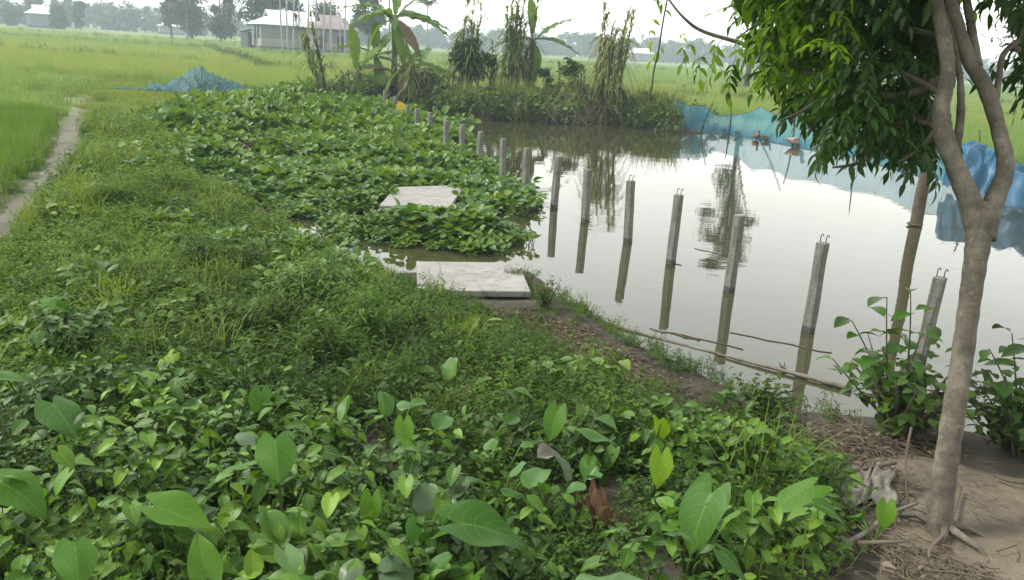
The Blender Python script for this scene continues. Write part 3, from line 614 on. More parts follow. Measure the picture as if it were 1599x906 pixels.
# ------------------------------------------------------------------ concrete posts in a row
tops = [(1468, 434), (1285, 380), (1155, 337), (1060, 305), (985, 283), (918, 265), (872, 245), (823, 232), (786, 217), (751, 206), (722, 195), (697, 189), (672, 176), (651, 170), (636, 165), (617, 151), (601, 142)]
bases = [(1437, 560), (1262, 518), (1138, 455), (1047, 412), (980, 378), (913, 347), (865, 325), (819, 310)]
ordn = ['first', 'second', 'third', 'fourth', 'fifth', 'sixth', 'seventh', 'eighth', 'ninth', 'tenth', 'eleventh', 'twelfth', 'thirteenth', 'fourteenth', 'fifteenth', 'sixteenth', 'seventeenth']
hooked = {0, 1, 3, 4}
for i, tp in enumerate(tops):
    T = gp(*tp, .79); B = gp(*bases[i], 0) if i < len(bases) else np.array([T[0] + U_(-.02, .02), T[1], 0])
    if i < len(bases): T = at(tp[0], tp[1], B[1])
    lab = '%s concrete post from the tree in the pond row%s' % (ordn[i], ', with two rebar hooks' if i in hooked else ', its top bare')
    th = thing('concrete_post', lab, 'post', [B[0], B[1], -.4], 'concrete posts standing in the pond')
    ax = T - B; lo = B - ax * (.5 / ax[2]); b = MB(); yaw = math.radians(-50 + U_(-5, 5)); h = .043
    n_ = 9; zz = np.linspace(0, 1, n_); P = []
    ca, sa = math.cos(yaw), math.sin(yaw); cx = .88
    ring = np.array([[-1, -cx], [-cx, -1], [cx, -1], [1, -cx], [1, cx], [cx, 1], [-cx, 1], [-1, cx]]) * h
    ring = ring @ np.array([[ca, sa], [-sa, ca]])
    for z in zz:
        c = lo + (T - lo) * z; P.append(np.stack([c[0] + ring[:, 0] + rng.normal(0, .0022, 8), c[1] + ring[:, 1] + rng.normal(0, .0022, 8), np.full(8, c[2])], -1))
    P.append(np.stack([T[0] + ring[:, 0] * .9, T[1] + ring[:, 1] * .9, np.full(8, T[2] + .006)], -1)); P.append(np.repeat(np.array([[T + [0, 0, .007]]]), 8, 1)[0])
    b.grid(np.array(P), None, .5, True); b.build('shaft', M['conc'], th, smooth=False)
    if i in hooked:
        for s_ in (-1, 1):
            q = T + np.array([ca, sa, 0]) * .028 * s_; hk = [q + [0, 0, -.03], q + [0, 0, .05], q + [.002, 0, .068], q + [.012, 0, .078], q + [.022, 0, .07], q + [.02, 0, .058]]
            b = MB(); b.tube(hk, .0045, 5); b.build('rebar_hook', M['iron'], th)

# ------------------------------------------------------------------ bamboo poles, sticks, net fence
def bamboo_tube(b, A, B, r0, r1, nodes=7, sag=0.0):
    A, B = np.asarray(A, float), np.asarray(B, float); k = nodes * 4 + 1; t = np.linspace(0, 1, k)
    P = A + (B - A) * t[:, None] - np.array([0, 0, 1]) * (sag * 4 * t * (1 - t))[:, None]
    r_ = r0 + (r1 - r0) * t; r_ = r_ * np.where(np.arange(k) % 4 == 0, 1.22, 1.0); b.tube(P, r_, 8)
A, B = gp(950, 505, .02), gp(1330, 608, .02)
th = thing('bamboo_pole', 'long bamboo pole floating on the water along the near bank', 'pole', [*A[:2], 0])
b = MB(); bamboo_tube(b, A, gp(1125, 553, .005), .016, .011, 5, .012); b.build('thin_cane', M['bamboo'], th)
b = MB(); bamboo_tube(b, gp(1120, 553, .012), B, .009, .021, 6, -.004); b.build('thick_cane', M['bamboo'], th)
b = MB(); c = gp(1222, 577, .02)
for k in range(6): 
    a = k * 1.05; b.tube([c, c + [.03 * math.cos(a), .02, .03 * math.sin(a)], c + [.045 * math.cos(a), .035, .045 * math.sin(a) + .01]], [.008, .006, .002], 4)
b.build('knot', M['wood'], th)
A = gp(1428, 353, 0)
th = thing('wooden_pole', 'thick bare wooden pole standing in the pond behind the tree leaves', 'pole', [A[0], A[1], -.5])
b = MB(); t = np.linspace(0, 1, 12); P = np.array([A[0], A[1], -.5]) + np.array([.06, 0, 3.0]) * t[:, None]; P[:, 0] += .012 * np.sin(t * 13); b.tube(P, .098 - .022 * t, 10); b.build('shaft', M['wood'], th)
b = MB(); th_ = np.linspace(0, 2 * PI, 13); b.tube(np.stack([A[0] + .105 * np.cos(th_), A[1] + .105 * np.sin(th_), np.full(13, .03)], -1), .016, 5); b.build('collar', M['wood'], th)

for k, (p, q, lab) in enumerate([((1047, 520), (1092, 531), 'thin dark twig floating left of the third post'), ((1015, 512), (1160, 545), 'long thin floating reed along the bamboo pole'), ((1140, 520), (1300, 552), 'thin floating straw line crossing behind the bamboo pole'),
        ((1190, 628), (1250, 602), 'broken string of floating scum near the second post'), ((1085, 388), (1120, 396), 'short floating twig in open water right of the fourth post'), ((1040, 410), (1064, 414), 'tiny floating leaf stem beside the fourth post')]):
    a, c = gp(*p, .004), gp(*q, .004); t = np.linspace(0, 1, 9); P = a + (c - a) * t[:, None]; P[:, 1] += rng.normal(0, .018, 9); P[:, 2] = .004
    b = MB(); b.tube(P, .004 if k != 0 else .007, 4); o = b.build('floating_twig', M['wood'], origin=P[0]); tag(o, lab, 'twig')
for k in range(26):
    pass

_fp = spread(POND, 3.2, 9, lambda P: (sdist(P, POND) < -.05) & (sdist(P, MAT1) > .0) & (sdist(P, MAT2) > 0)); _fp = _fp[(nz(_fp[:, 0], _fp[:, 1], 1.3, 8) + rng.normal(0, .4, len(_fp)) > .35) | ((sdist(_fp, POND) > -.5) & (rng.random(len(_fp)) < .7))]
def _bits():
    b = MB()
    for i in range(6): b.add(pick('tiny'), rot(U_(0, 6.28), U_(-.05, .05)), (U_(-.12, .12), U_(-.12, .12), .004), U_(.4, .9), random.random())
    return b.build('c', [M['deadleaf']], link=False)
put('floating_scum', 'tiny dead leaf bits drifting on the pond', [_bits() for _ in range(4)], _fp, .6, 1.1, 0.0, z=.001)
# net fence along the far right bank
NB = [(1050, 200), (1095, 203), (1140, 205), (1182, 212), (1240, 223), (1335, 240), (1440, 269), (1530, 295), (1640, 329)]
NBW = np.array([gp(*q, .10) for q in NB]); NBW[:, 2] = np.maximum(.02, gz(NBW[:, 0], NBW[:, 1]))
NH = [.88, .9, .66, 1.02, 1.0, .95, .9, .7, .65]
fence = thing('net_fence', 'sagging bright blue net fence along the far right bank', 'fence', [*NBW[3][:2], .1])
for i in range(len(NBW) - 1):
    a, c = NBW[i], NBW[i + 1]; nu, nv = 22, 9; u = np.linspace(0, 1, nu)[:, None]; v = np.linspace(0, 1, nv)[None]
    hgt = NH[i] * (1 - u) + NH[i + 1] * u - .16 * np.sin(PI * u) * (.5 + .5 * (i % 2)); dirv = (c - a) / np.linalg.norm(c - a); nrm = np.array([-dirv[1], dirv[0], 0])
    bulge = .10 * np.sin(PI * v) * np.sin(u * 9 + i) + .04 * np.sin(u * 31 + v * 3) + .12 * (1 - v) * np.sin(u * 5 + 2 * i) * 0.4
    bulge = bulge * np.sin(PI * np.clip(u, 0, 1)) ** .5
    P = a + (c - a) * u[..., None] * np.ones_like(v)[..., None] + nrm * bulge[..., None] + np.array([0, 0, 1]) * (hgt * v - .05)[..., None]
    b = MB(); b.grid(P); b.build('netting', M['net'], fence)
for i, p in enumerate(NBW):
    b = MB(); ln = [(.1, .0), (.3, .1), (-.05, 0), (1.05, 0.2), (-.1, .1), (.12, 0), (.3, .2), (-.2, .1), (0, 0)][i]
    b.tube([p + [-.03, 0, -.2], p + [ln[0] * .5, ln[1] * .5, .6], p + [ln[0], ln[1], NH[i] + (.55 if i in (3, 5, 7) else .12)]], [.024, .02, .014], 6); b.build('post', M['wood'], fence)
b = MB()
for i in range(len(NBW) - 1):
    t = np.linspace(0, 1, 12)[:, None]; a, c = NBW[i] + [0, 0, NH[i] - .04], NBW[i + 1] + [0, 0, NH[i + 1] - .04]; b.tube(a + (c - a) * t - np.array([0, 0, 1]) * .16 * (.5 + .5 * (i % 2)) * np.sin(PI * t), .008, 4)
b.build('top_rope', M['wood'], fence)

# crumpled tarpaulin on the right
def tarp(px0, px1, Y, ztop, name, label, seed):
    a, c = at(px0, 270, Y), at(px1, 300, Y - .6); a[2] = c[2] = .12; nu, nv = 60, 36
    u = np.linspace(0, 1, nu)[:, None]; v = np.linspace(0, 1, nv)[None]; q = seed
    prof = ztop * (.55 + .45 * np.sin(PI * np.clip(u * 1.05, 0, 1)) ** .6 + .13 * np.sin(u * 7 + q) + .04 * np.sin(u * 17 + q * 2))
    Z = prof * np.sin(PI * np.clip(v, 0, 1)) ** .7 + .05 * np.sin(v * 18 + u * 7 + q) + .03 * np.sin(v * 31 - u * 16) + .022 * np.sin(u * 34 + v * 19 + 2 * np.sin(u * 11)) + .03 * np.sin(u * 13 - v * 8 + 1.5 * np.sin(v * 9))
    D = -.45 + 1.1 * v + .1 * np.sin(u * 9 + v * 7 + q) + .05 * np.sin(u * 25 - 12 * v); Z = np.maximum(Z, .0) + .02 * np.sin(u * 50 + v * 33) * 0 
    dv = (c - a) / np.linalg.norm(c - a); nr = np.array([-dv[1], dv[0], 0]); P = a + (c - a) * (u * np.ones_like(v))[..., None] + nr * (D * np.ones_like(u))[..., None] + np.array([0, 0, 1]) * Z[..., None]
    b = MB(); b.grid(P); o = b.build(name, M['tarp'], origin=(a + c) / 2); tag(o, label, 'tarpaulin', 'blue tarpaulins on the right bank')
tarp(1478, 1572, 17.0, .9, 'blue_tarpaulin', 'crumpled blue tarpaulin heap seen through the fork of the tree', .6)
tarp(1556, 1720, 15.3, .72, 'blue_tarpaulin', 'folded blue tarpaulin at the right edge beyond the tree', 2.3)

# ------------------------------------------------------------------ ducks resting in front of the net
def duck(p, az, label, sc=1.0, pale=.5, up=.0):
    th = thing('duck', label, 'duck', p, 'ducks resting by the net fence')
    R = rot(az); n, m_ = 14, 10; t = np.linspace(0, 1, n); th_ = np.linspace(0, 2 * PI, m_, endpoint=False)
    # body, neck and head in one loft along a spine
    spine = np.array([[0, -.26, .16], [0, -.22, .15], [0, -.15, .12], [0, -.06, .105], [0, .04, .105], [0, .11, .12], [0, .15, .165], [0, .155, .215], [0, .155, .255], [0, .165, .29], [0, .185, .305], [0, .215, .30], [0, .24, .292], [0, .265, .288]])
    rx = np.array([.008, .035, .075, .1, .1, .08, .05, .034, .03, .036, .04, .03, .017, .012]); rz = np.array([.006, .02, .06, .09, .092, .075, .05, .034, .03, .036, .036, .026, .008, .004])
    T = np.gradient(spine, axis=0); T /= np.linalg.norm(T, axis=1)[:, None]; Bn = np.cross(T, [1, 0, 0])
    P = spine[:, None] + rx[:, None, None] * np.cos(th_)[None, :, None] * np.array([1, 0, 0]) + rz[:, None, None] * np.sin(th_)[None, :, None] * Bn[:, None]
    P = np.concatenate([np.repeat(spine[:1, None], m_, 1), P, np.repeat(spine[-1:, None], m_, 1)]); P = (P * sc) @ R.T + np.asarray(p)
    b = MB(); b.grid(P, None, pale, True); b.build('body', M['duck'], th)
    for s_ in (-1, 1):
        b = MB(); W_ = leaf(.2, .1, 6, 4, .2, .0, 0, 'ovate'); V = W_[0].copy(); V = np.stack([s_ * (.092 - .35 * np.abs(V[:, 0])) + 0 * V[:, 0], .07 - V[:, 1], .14 + V[:, 0]], -1); b.raw((V * sc) @ R.T + np.asarray(p), W_[1], W_[2], max(0, pale - .25)); b.build('wing', M['duck'], th)
        b = MB(); b.tube(np.array([[s_ * .035, -.01, .05], [s_ * .035, 0, .01], [s_ * .035, .04, .004]]) * sc @ R.T + np.asarray(p), [.008, .006, .012], 5); b.build('leg', M['beak'], th)
M['duck'] = leafmat('duck_feathers', [G(.10, .07, .05), G(.25, .16, .10), G(.48, .36, .26), G(.62, .55, .46)], 0.0, 0.85, instv=0, K=.6, tint=False, patch=0)
M['beak'] = plain('duck_leg', [G(.4, .25, .06), G(.5, .32, .1)], 5, .6)
for (px, py, az, lab, sc, pale) in [(1112, 203, -1.9, 'pale brown duck lying at the left end of the net fence', 1.15, .8), (1133, 206, 1.2, 'dark brown duck next to the pale one at the net fence', .95, .3), (1155, 209, .9, 'brown and white duck at the foot of the slanting fence stick', 1.0, .62),
        (1181, 215, 3.0, 'dark brown duck facing the water in front of the blue net', .95, .35), (1198, 217, 2.2, 'small dim duck in the shade of the blue net', .75, .15), (1244, 226, 1.5, 'large pinkish-brown duck lying under the hanging tree leaves', 1.35, .72)]:
    p = gp(px, py, .06); p[2] = max(.015, gz1(p[0], p[1])); duck(p, az, lab, sc, pale)
# pale mud lip in front of the net
b = MB(); 
for i in range(2, 6):
    a, c = gp(*NB[i], 0.03), gp(*NB[i + 1], 0.03); t = np.linspace(0, 1, 10); P = a + (c - a) * t[:, None] + np.array([-.2, -.5, 0]) + rng.normal(0, .03, (10, 3)); P[:, 2] = .03
    b.tube(P, .03, 5)
o = b.build('floating_reeds', M['straw']); tag(o, 'line of pale floating reed litter at the foot of the net fence', kind='stuff')

# ------------------------------------------------------------------ net tent on the left field
pk = at(310, 108, 27.0); 
th = thing('net_tent', 'teal fishing net draped over a stick in the field', 'net', [pk[0], 27.0, .28])
cols = [at(x, y, 27.2) for x, y in ((190, 143), (225, 138), (262, 136), (285, 124), (310, 108), (335, 120), (362, 134), (392, 142), (440, 147))]
cx_ = np.array([c[0] for c in cols]); cz_ = np.array([max(.34, c[2]) for c in cols]); xs = np.linspace(cx_[0], cx_[-1], 64); hz = np.interp(xs, cx_, cz_) - .28
v = np.linspace(-1, 1, 25); P = np.zeros((64, 25, 3))
for i, x in enumerate(xs):
    hw = .35 + .85 * hz[i]; fold = .10 * np.sin(x * 9 + v * 6) + .06 * np.sin(x * 23 - v * 11) + .05 * np.sin(x * 4.3 + v * 3)
    P[i, :, 0] = x + .05 * np.sin(v * 7 + x * 3); P[i, :, 1] = 27.2 + v * hw + .12 * math.sin(x * 4); P[i, :, 2] = .27 + hz[i] * (1 - np.abs(v)) ** 1.25 + np.abs(fold) * (hz[i] > .1) + .03
b = MB(); b.grid(P); b.build('netting', M['netteal'], th)
b = MB(); b.tube([[pk[0], 27.2, .2], [pk[0] + .02, 27.2, pk[2] + .06]], .02, 5); b.build('stick', M['wood'], th)
b = MB(); b.tube(np.stack([xs, np.full(64, 26.75) + .05 * np.sin(xs * 3), np.full(64, .33) + hz * .1], -1), .035, 5); b.build('hem_rope', M['netteal'], th)

# ------------------------------------------------------------------ bushes, banana, cane
def bush(name, label, cat, loc, wd, h, key='narrow', mat='weed', n=900, ls=1.0, group=None, stems=10, hollow=.0, stemh=.0, flat=1.0):
    th = thing(name, label, cat, loc, group); loc = np.asarray(loc, float); b = MB()
    tips = []
    for i in range(stems):
        a = U_(0, 6.28); r_ = wd / 2 * math.sqrt(random.random()) * .9; tip = loc + np.array([r_ * math.cos(a), r_ * math.sin(a) * flat, h * U_(.7, 1.0) * (1 - .35 * (2 * r_ / wd) ** 2)])
        bs = loc + np.array([U_(-.05, .05) * wd, U_(-.05, .05) * wd, -.03]); mid = bs * .5 + tip * .5 + [0, 0, .08 * h]; tips.append((bs, mid, tip)); b.tube([bs, mid, tip], np.array([.006, .004, .002]) * (1 + 2 * h), 4)
    b.build('stems', M['stem'], th); b = MB(); lobes = [(np.array(t[2]), U_(.12, .24) * wd) for t in tips]
    for i in range(n):
        bs, mid, tip = random.choice(tips); t = U_(max(.25, stemh), 1.05); p = bs * (1 - t) ** 2 + 2 * mid * t * (1 - t) + tip * t * t + rng.normal(0, .07 * wd * (.5 + .5 * t), 3)
        p[2] = max(p[2], loc[2] + .02)
        b.add(pick(key), rot(U_(0, 6.28), U_(-.6, .7), U_(-.5, .5)), p, U_(.7, 1.3) * ls, random.random())
    b.build('foliage', M[mat], th); return th
bush('brush_pile', 'dark brushwood heap under the teal net', 'brushwood', [pk[0] + .1, 27.2, .25], 1.5, .40, 'vine', 'darkleaf', 700, 1.1, None, 20, flat=.45)
def gl(x, y, z=.3):
    p = gp(x, y, z); p[2] = max(0, gz1(p[0], p[1])); return p
for (x, y, wd, h, key, mat, n, ls, lab) in [
    (330, 425, .8, .46, 'tiny', 'weed', 1500, 2.0, 'bushy dark weed clump in the middle of the left bank'), (405, 535, .8, .46, 'narrow', 'weed', 1500, 1.5, 'large dark leafy weed clump behind the taro leaves'),
    (560, 548, .8, .52, 'narrow', 'fine', 2300, 1.35, 'bright green feathery weed clump left of the near slab'), (365, 230, .9, .42, 'tiny', 'straw', 900, 2.4, 'brownish withered weed clump in the hyacinth mat'),
    (610, 222, 1.1, .5, 'tiny', 'fine', 1100, 2.4, 'thin dry-topped weed clump near the yellow leaf'), (853, 470, .34, .26, 'narrow', 'weed', 420, .9, 'small leafy weed clump at the right corner of the near slab'),
    (822, 408, .42, .22, 'narrow', 'weed', 420, .9, 'low green weed clump in the water behind the near slab'), (680, 318, .5, .28, 'tiny', 'fine', 360, 1.7, 'pale sparse weed growing over the far slab'),
    (930, 620, .3, .2, 'narrow', 'fine', 330, .9, 'small bright weed tuft on the brown litter strip'), (1180, 655, .5, .26, 'tiny', 'weed', 500, 1.8, 'low weed clump at the water edge left of the sack'),
    (660, 520, .6, .34, 'narrow', 'weed', 700, 1.1, 'leafy weed clump below the left corner of the near slab'), (215, 430, .8, .3, 'narrow', 'fine', 800, 1.2, 'low pale weed clump on the left bank'),
    (480, 480, .7, .42, 'narrow', 'hyam', 1400, 1.6, 'bright bushy weed clump behind the large dark one'), (300, 520, .7, .38, 'tiny2', 'weed', 1100, 1.3, 'dull leafy weed clump left of the large dark one'), (500, 590, .6, .36, 'narrow', 'weed', 1200, 1.6, 'dark weed clump in front of the feathery one'),
    (420, 395, .6, .3, 'tiny2', 'hyam', 800, 1.0, 'low leafy weed clump at the left end of the water gap'), (150, 330, .8, .3, 'narrow', 'fine', 900, 1.4, 'weed clump near the footpath bend'), (250, 300, .9, .34, 'tiny2', 'fine', 900, 1.3, 'leafy clump between the footpath and the hyacinth'), (100, 560, .55, .42, 'vine', 'vine', 420, .8, 'broad-leaved weed clump by the left taro leaves'),
    (770, 600, .5, .3, 'narrow', 'weed', 1000, 1.1, 'narrow-leaved clump right of the yellow dead leaf'), (880, 640, .45, .24, 'tiny2', 'weed', 500, .9, 'small leafy clump at the litter strip edge')]:
    bush('weed_bush', lab, 'weed', gl(x, y), wd, h, key, mat, n, ls, 'weed clumps on the bank')

def big_shrub(loc, wd, h, n, label, stalks):
    th = bush('broadleaf_shrub', label, 'shrub', loc, wd * 1.25, h * .6, 'shrub', 'weed', 420, .62, 'shrubs at the water edge', 26)
    loc = np.asarray(loc, float)
    for (tp, nl) in stalks:
        tp = np.asarray(tp); bs = loc + np.array([U_(-.12, .12) * wd, U_(-.1, .1), 0]); mid = (bs + tp) / 2 + [U_(-.05, .05), 0, .03]; b = MB(); t = np.linspace(0, 1, 8)[:, None]
        P = bs * (1 - t) ** 2 + 2 * mid * t * (1 - t) + tp * t * t; b.tube(P, np.linspace(.008, .003, 8), 5); br = b.build('branch', M['stem'], th)
        for k in range(nl):
            q = P[min(7, 3 + int(k * 5 / nl))] + rng.normal(0, .008, 3); o = inst('leaf', random.choice(SHRUB_ME), br, q - loc, rot(k * 2.4 + U_(-.5, .5), U_(-.5, .5), U_(-.4, .4)), U_(.8, 1.35))
    return th
SHRUB_ME = []
for k, key in enumerate([0, 1, 0]):
    b = MB(); b.add(LF['shrub'][key], None, (0, .012, 0), 1.0, k / 2); b.tube([[0, -.005, 0], [0, .02, 0]], .0018, 3); o = b.build('leaf', M['taro'] if k < 2 else M['darkleaf'], link=False); SHRUB_ME.append(o.data); bpy.data.objects.remove(o)
L0 = gl(1405, 690)
yb = L0[1] + .1
big_shrub(L0, .62, .9, 0, 'leafy shrub in front of the leaning post beside the trunk', [(at(1330, 500, yb), 8), (at(1355, 520, yb + .1), 7), (at(1385, 465, yb), 8), (at(1422, 455, yb + .1), 9), (at(1300, 560, yb), 6), (at(1440, 520, yb - .1), 7), (at(1372, 560, yb - .1), 8), (at(1415, 590, yb - .1), 8), (at(1460, 480, yb + .2), 6)])
L1 = gl(1585, 715)
big_shrub(L1, .7, .8, 0, 'dark leafy shrub at the right edge beyond the trunk', [(at(1545, 545, L1[1]), 8), (at(1580, 520, L1[1] + .1), 9), (at(1605, 545, L1[1]), 8), (at(1530, 600, L1[1]), 7), (at(1570, 590, L1[1] - .1), 9), (at(1640, 520, L1[1]), 8)])

BAN_ME = []
for k in range(4):
    b = MB(); nl = 22; base = leaf(1.6, .42, nl, 8, .35 if k else .2, [.25, .5, .8, .1][k], .03, 'ovate', .012, .5)
    V, Q, Uv = base
    for q in range(4): V = V  # torn edges: split into strips below
    V3 = V.reshape(nl, 9, 3).copy(); V3[1:-1:3, [0, 8], 1] += .05; V3[2:-1:4, [0, 1, 7, 8], 2] -= .05
    b.raw(V3, Q, Uv, .3 + .15 * k); b.tube(np.stack([np.zeros(8), np.linspace(-.25, 1.5, 8), -[.25, .5, .8, .1][k] * 1.6 * np.clip(np.linspace(-.25, 1.5, 8) / 1.6, 0, 1) ** 2 - .01], -1), np.linspace(.022, .004, 8), 5, .9, 1)
    o = b.build('leaf', [M['banana'], M['stalk']], link=False); BAN_ME.append(o.data); bpy.data.objects.remove(o)
BAN_DEAD = BAN_ME[1].copy(); BAN_DEAD.materials[0] = M['deadleaf']
BAN_YEL = BAN_ME[0].copy(); BAN_YEL.materials[0] = M['taro_lime']
def banana(loc, h, label, leaves, r0=.13):
    loc = np.asarray(loc, float); th = thing('banana_plant', label, 'banana plant', loc, 'banana plants on the far bank')
    b = MB(); t = np.linspace(0, 1, 9); P = loc + np.stack([.06 * np.sin(t * 3), 0 * t, -.1 + (h + .1) * t], -1); b.tube(P, r0 * (1 - .45 * t), 9); b.build('stem', M['bananastem'], th)
    for (az, pitch, roll, sc, k, dz) in leaves:
        me = BAN_DEAD if k == 'd' else BAN_YEL if k == 'y' else BAN_ME[k]; o = inst('leaf', me, th, P[-1] - loc + [0, 0, dz], rot(az, pitch, roll), sc); o.location.x += math.sin(az) * .1; o.location.y += math.cos(az) * .1
        if k == 'd': o['label'] = 'withered brown banana leaf'
    return th
def yb_(px, py, Y):
    p = at(px, py, Y); p[2] = gz1(p[0], p[1]); return p
banana(yb_(612, 150, 29.5), 3.15, 'tallest banana plant with drooping leaves at the far end of the post row', [(1.6, .25, .3, 1.05, 1, 0), (-1.4, .75, -.2, .95, 2, 0), (.3, 1.25, 0, .9, 3, 0), (2.0, -.75, .9, .85, 'd', -.05), (3.0, .2, .1, .8, 1, -.1), (-2.4, .5, .2, .9, 2, -.05), (1.2, .9, 0, .8, 0, 0), (1.9, -1.2, 0, .75, 1, -.2), (1.35, .1, .5, 1.15, 1, .05), (-.9, .3, 0, .9, 1, 0), (2.7, -.7, .3, .8, 2, -.15), (.8, .45, .3, .9, 1, 0), (-1.9, -.4, .2, .9, 2, -.1), (3.4, .5, .2, .9, 1, -.05), (1.0, -.6, .5, .85, 2, -.2)])
banana(yb_(556, 140, 29.0), 1.5, 'banana plant with broad upright leaf and brown dead leaf', [(-.5, 1.35, .1, 1.0, 3, 0), (.9, .95, .2, .85, 'y', 0), (1.4, .35, .4, .75, 'd', 0), (1.7, -.35, .1, .95, 1, -.1), (2.6, -.9, .3, .75, 2, -.1), (-1.7, -.2, -.3, .8, 2, -.1), (.2, .5, .2, .8, 1, 0)], .15)
banana(yb_(648, 150, 30.5), 1.0, 'low banana plant with leaf stretched over the field', [(1.5, .15, .5, 1.0, 1, 0), (-.8, 1.1, .2, .8, 0, 0), (2.5, .1, 0, .8, 1, 0), (.4, .9, 0, .75, 0, 0)], .11)
banana(yb_(826, 152, 30.2), 2.35, 'banana plant among tall cane in the middle of the bank', [(1.35, .75, .2, .95, 0, 0), (1.7, .15, .2, .95, 1, 0), (-1.5, .1, -.2, .9, 1, 0), (-.3, 1.35, .1, .9, 3, .1), (2.4, -1.0, 0, .9, 2, -.1), (-2.2, -1.1, 0, .85, 'd', -.2), (.5, -1.2, 0, .85, 2, -.2)], .16)
banana(yb_(845, 152, 30.8), .6, 'short young banana plant right of the cane clump', [(1.5, .5, .3, .7, 0, 0), (.4, .8, 0, .65, 0, 0), (2.6, .4, 0, .6, 1, 0)], .08)

banana(yb_(585, 148, 29.8), 2.1, 'banana plant with tattered leaves between the two tall ones', [(-1.2, .5, .2, .9, 1, 0), (.5, .9, .1, .9, 0, 0), (1.8, .3, .4, .9, 1, 0), (2.8, -.5, .2, .85, 2, -.1), (-2.3, -.4, .2, .85, 2, -.1), (-.2, 1.2, 0, .8, 3, 0), (1.1, -.9, .3, .7, 'd', -.15)], .13)
banana(yb_(628, 152, 29.0), 1.5, 'banana plant with hanging leaves at the water below the tallest one', [(-1.0, .6, .2, .8, 1, 0), (.7, .8, .1, .8, 0, 0), (1.7, .4, .3, .85, 1, 0), (2.6, -.6, .2, .8, 2, -.1), (-2.2, -.5, .2, .8, 2, -.1), (3.1, -.9, 0, .7, 'd', -.1)], .12)
def cane(loc, h, ns, lean, label, n_bl=34, spreadr=.35, mat='cane', bl=1.0, drp=.9):
    loc = np.asarray(loc, float); th = thing('cane_clump', label, 'cane', loc, 'tall cane clumps on the far bank'); b = MB(); c = MB()
    for i in range(ns):
        a = U_(0, 6.28); bs = loc + np.array([spreadr * U_(0, 1) * math.cos(a), spreadr * .6 * math.sin(a), -.05]); hh = h * U_(.6, 1.0); tip = bs + np.array([lean * hh + U_(-.08, .08) * hh, U_(-.08, .08) * hh, hh])
        t = np.linspace(0, 1, 7)[:, None]; P = bs + (tip - bs) * t + np.array([lean * .3, 0, 0]) * hh * (t ** 2 - t); b.tube(P, np.linspace(.026, .008, 7), 5)
        for k in range(int(n_bl * 1.5)):
            tt = U_(.18, 1.0) ** .8; p = bs + (tip - bs) * tt; L = U_(.9, 1.6) * bl * (1.1 - .3 * tt) * min(1, h / 3); az = U_(0, 6.28); d = np.array([math.cos(az), math.sin(az), 0]); q = np.linspace(0, 1, 6)[:, None]
            up = U_(.5, 1.0); Bp = p + d * L * (.30 * q + .38 * q ** 2) + np.array([0, 0, 1]) * L * (up * q - drp * q ** 2.2); s_ = np.array([-d[1], d[0], 0]) * .5; wv = .062 * (1 - .92 * q ** 1.5)
            c.grid(np.stack([Bp - s_ * wv, Bp + s_ * wv], 1), None, random.random())
    b.build('canes', M['stem'], th); c.build('blades', M[mat], th); return th
cane(yb_(505, 140, 28.4), 3.0, 5, -.25, 'slanting cane shoot in front of the tin-roofed house', 16, .2)
cane(yb_(730, 148, 30.0), 3.9, 7, .0, 'tall cane stems rising out of the round dark bush', 18, .5)
cane(yb_(800, 150, 30.0), 3.8, 13, .04, 'tall leafy cane clump hiding the banana stem', 24, .55)
cane(yb_(948, 165, 29.6), 3.7, 15, .03, 'tall drooping pale cane clump standing alone at the water', 22, .65, 'cane', 1.0, .95)
cane(yb_(700, 150, 30.2), 2.6, 7, .12, 'ragged cane left of the round dark bush', 16, .8, 'cane', 1.0, .9)
cane(yb_(905, 155, 30.2), 1.7, 7, -.1, 'short ragged cane between the small tree and the pale cane', 14, .8, 'cane', 1.0, .9)
cane(yb_(545, 148, 28.6), 1.7, 8, -.12, 'ragged cane left of the broad banana leaf', 16, .8, 'cane', 1.1, 1.0)
cane(yb_(765, 148, 30.6), 2.3, 9, .05, 'short cane shoots right of the round dark bush', 10, .5)
cane(yb_(640, 160, 29.2), 1.9, 9, .1, 'messy cane thicket below the banana leaves', 22, 1.0, 'cane', 1.1, 1.2)
cane(yb_(585, 155, 28.6), 1.5, 7, -.05, 'low cane thicket at the foot of the broad banana leaf', 18, .7, 'cane', 1.1, 1.3)

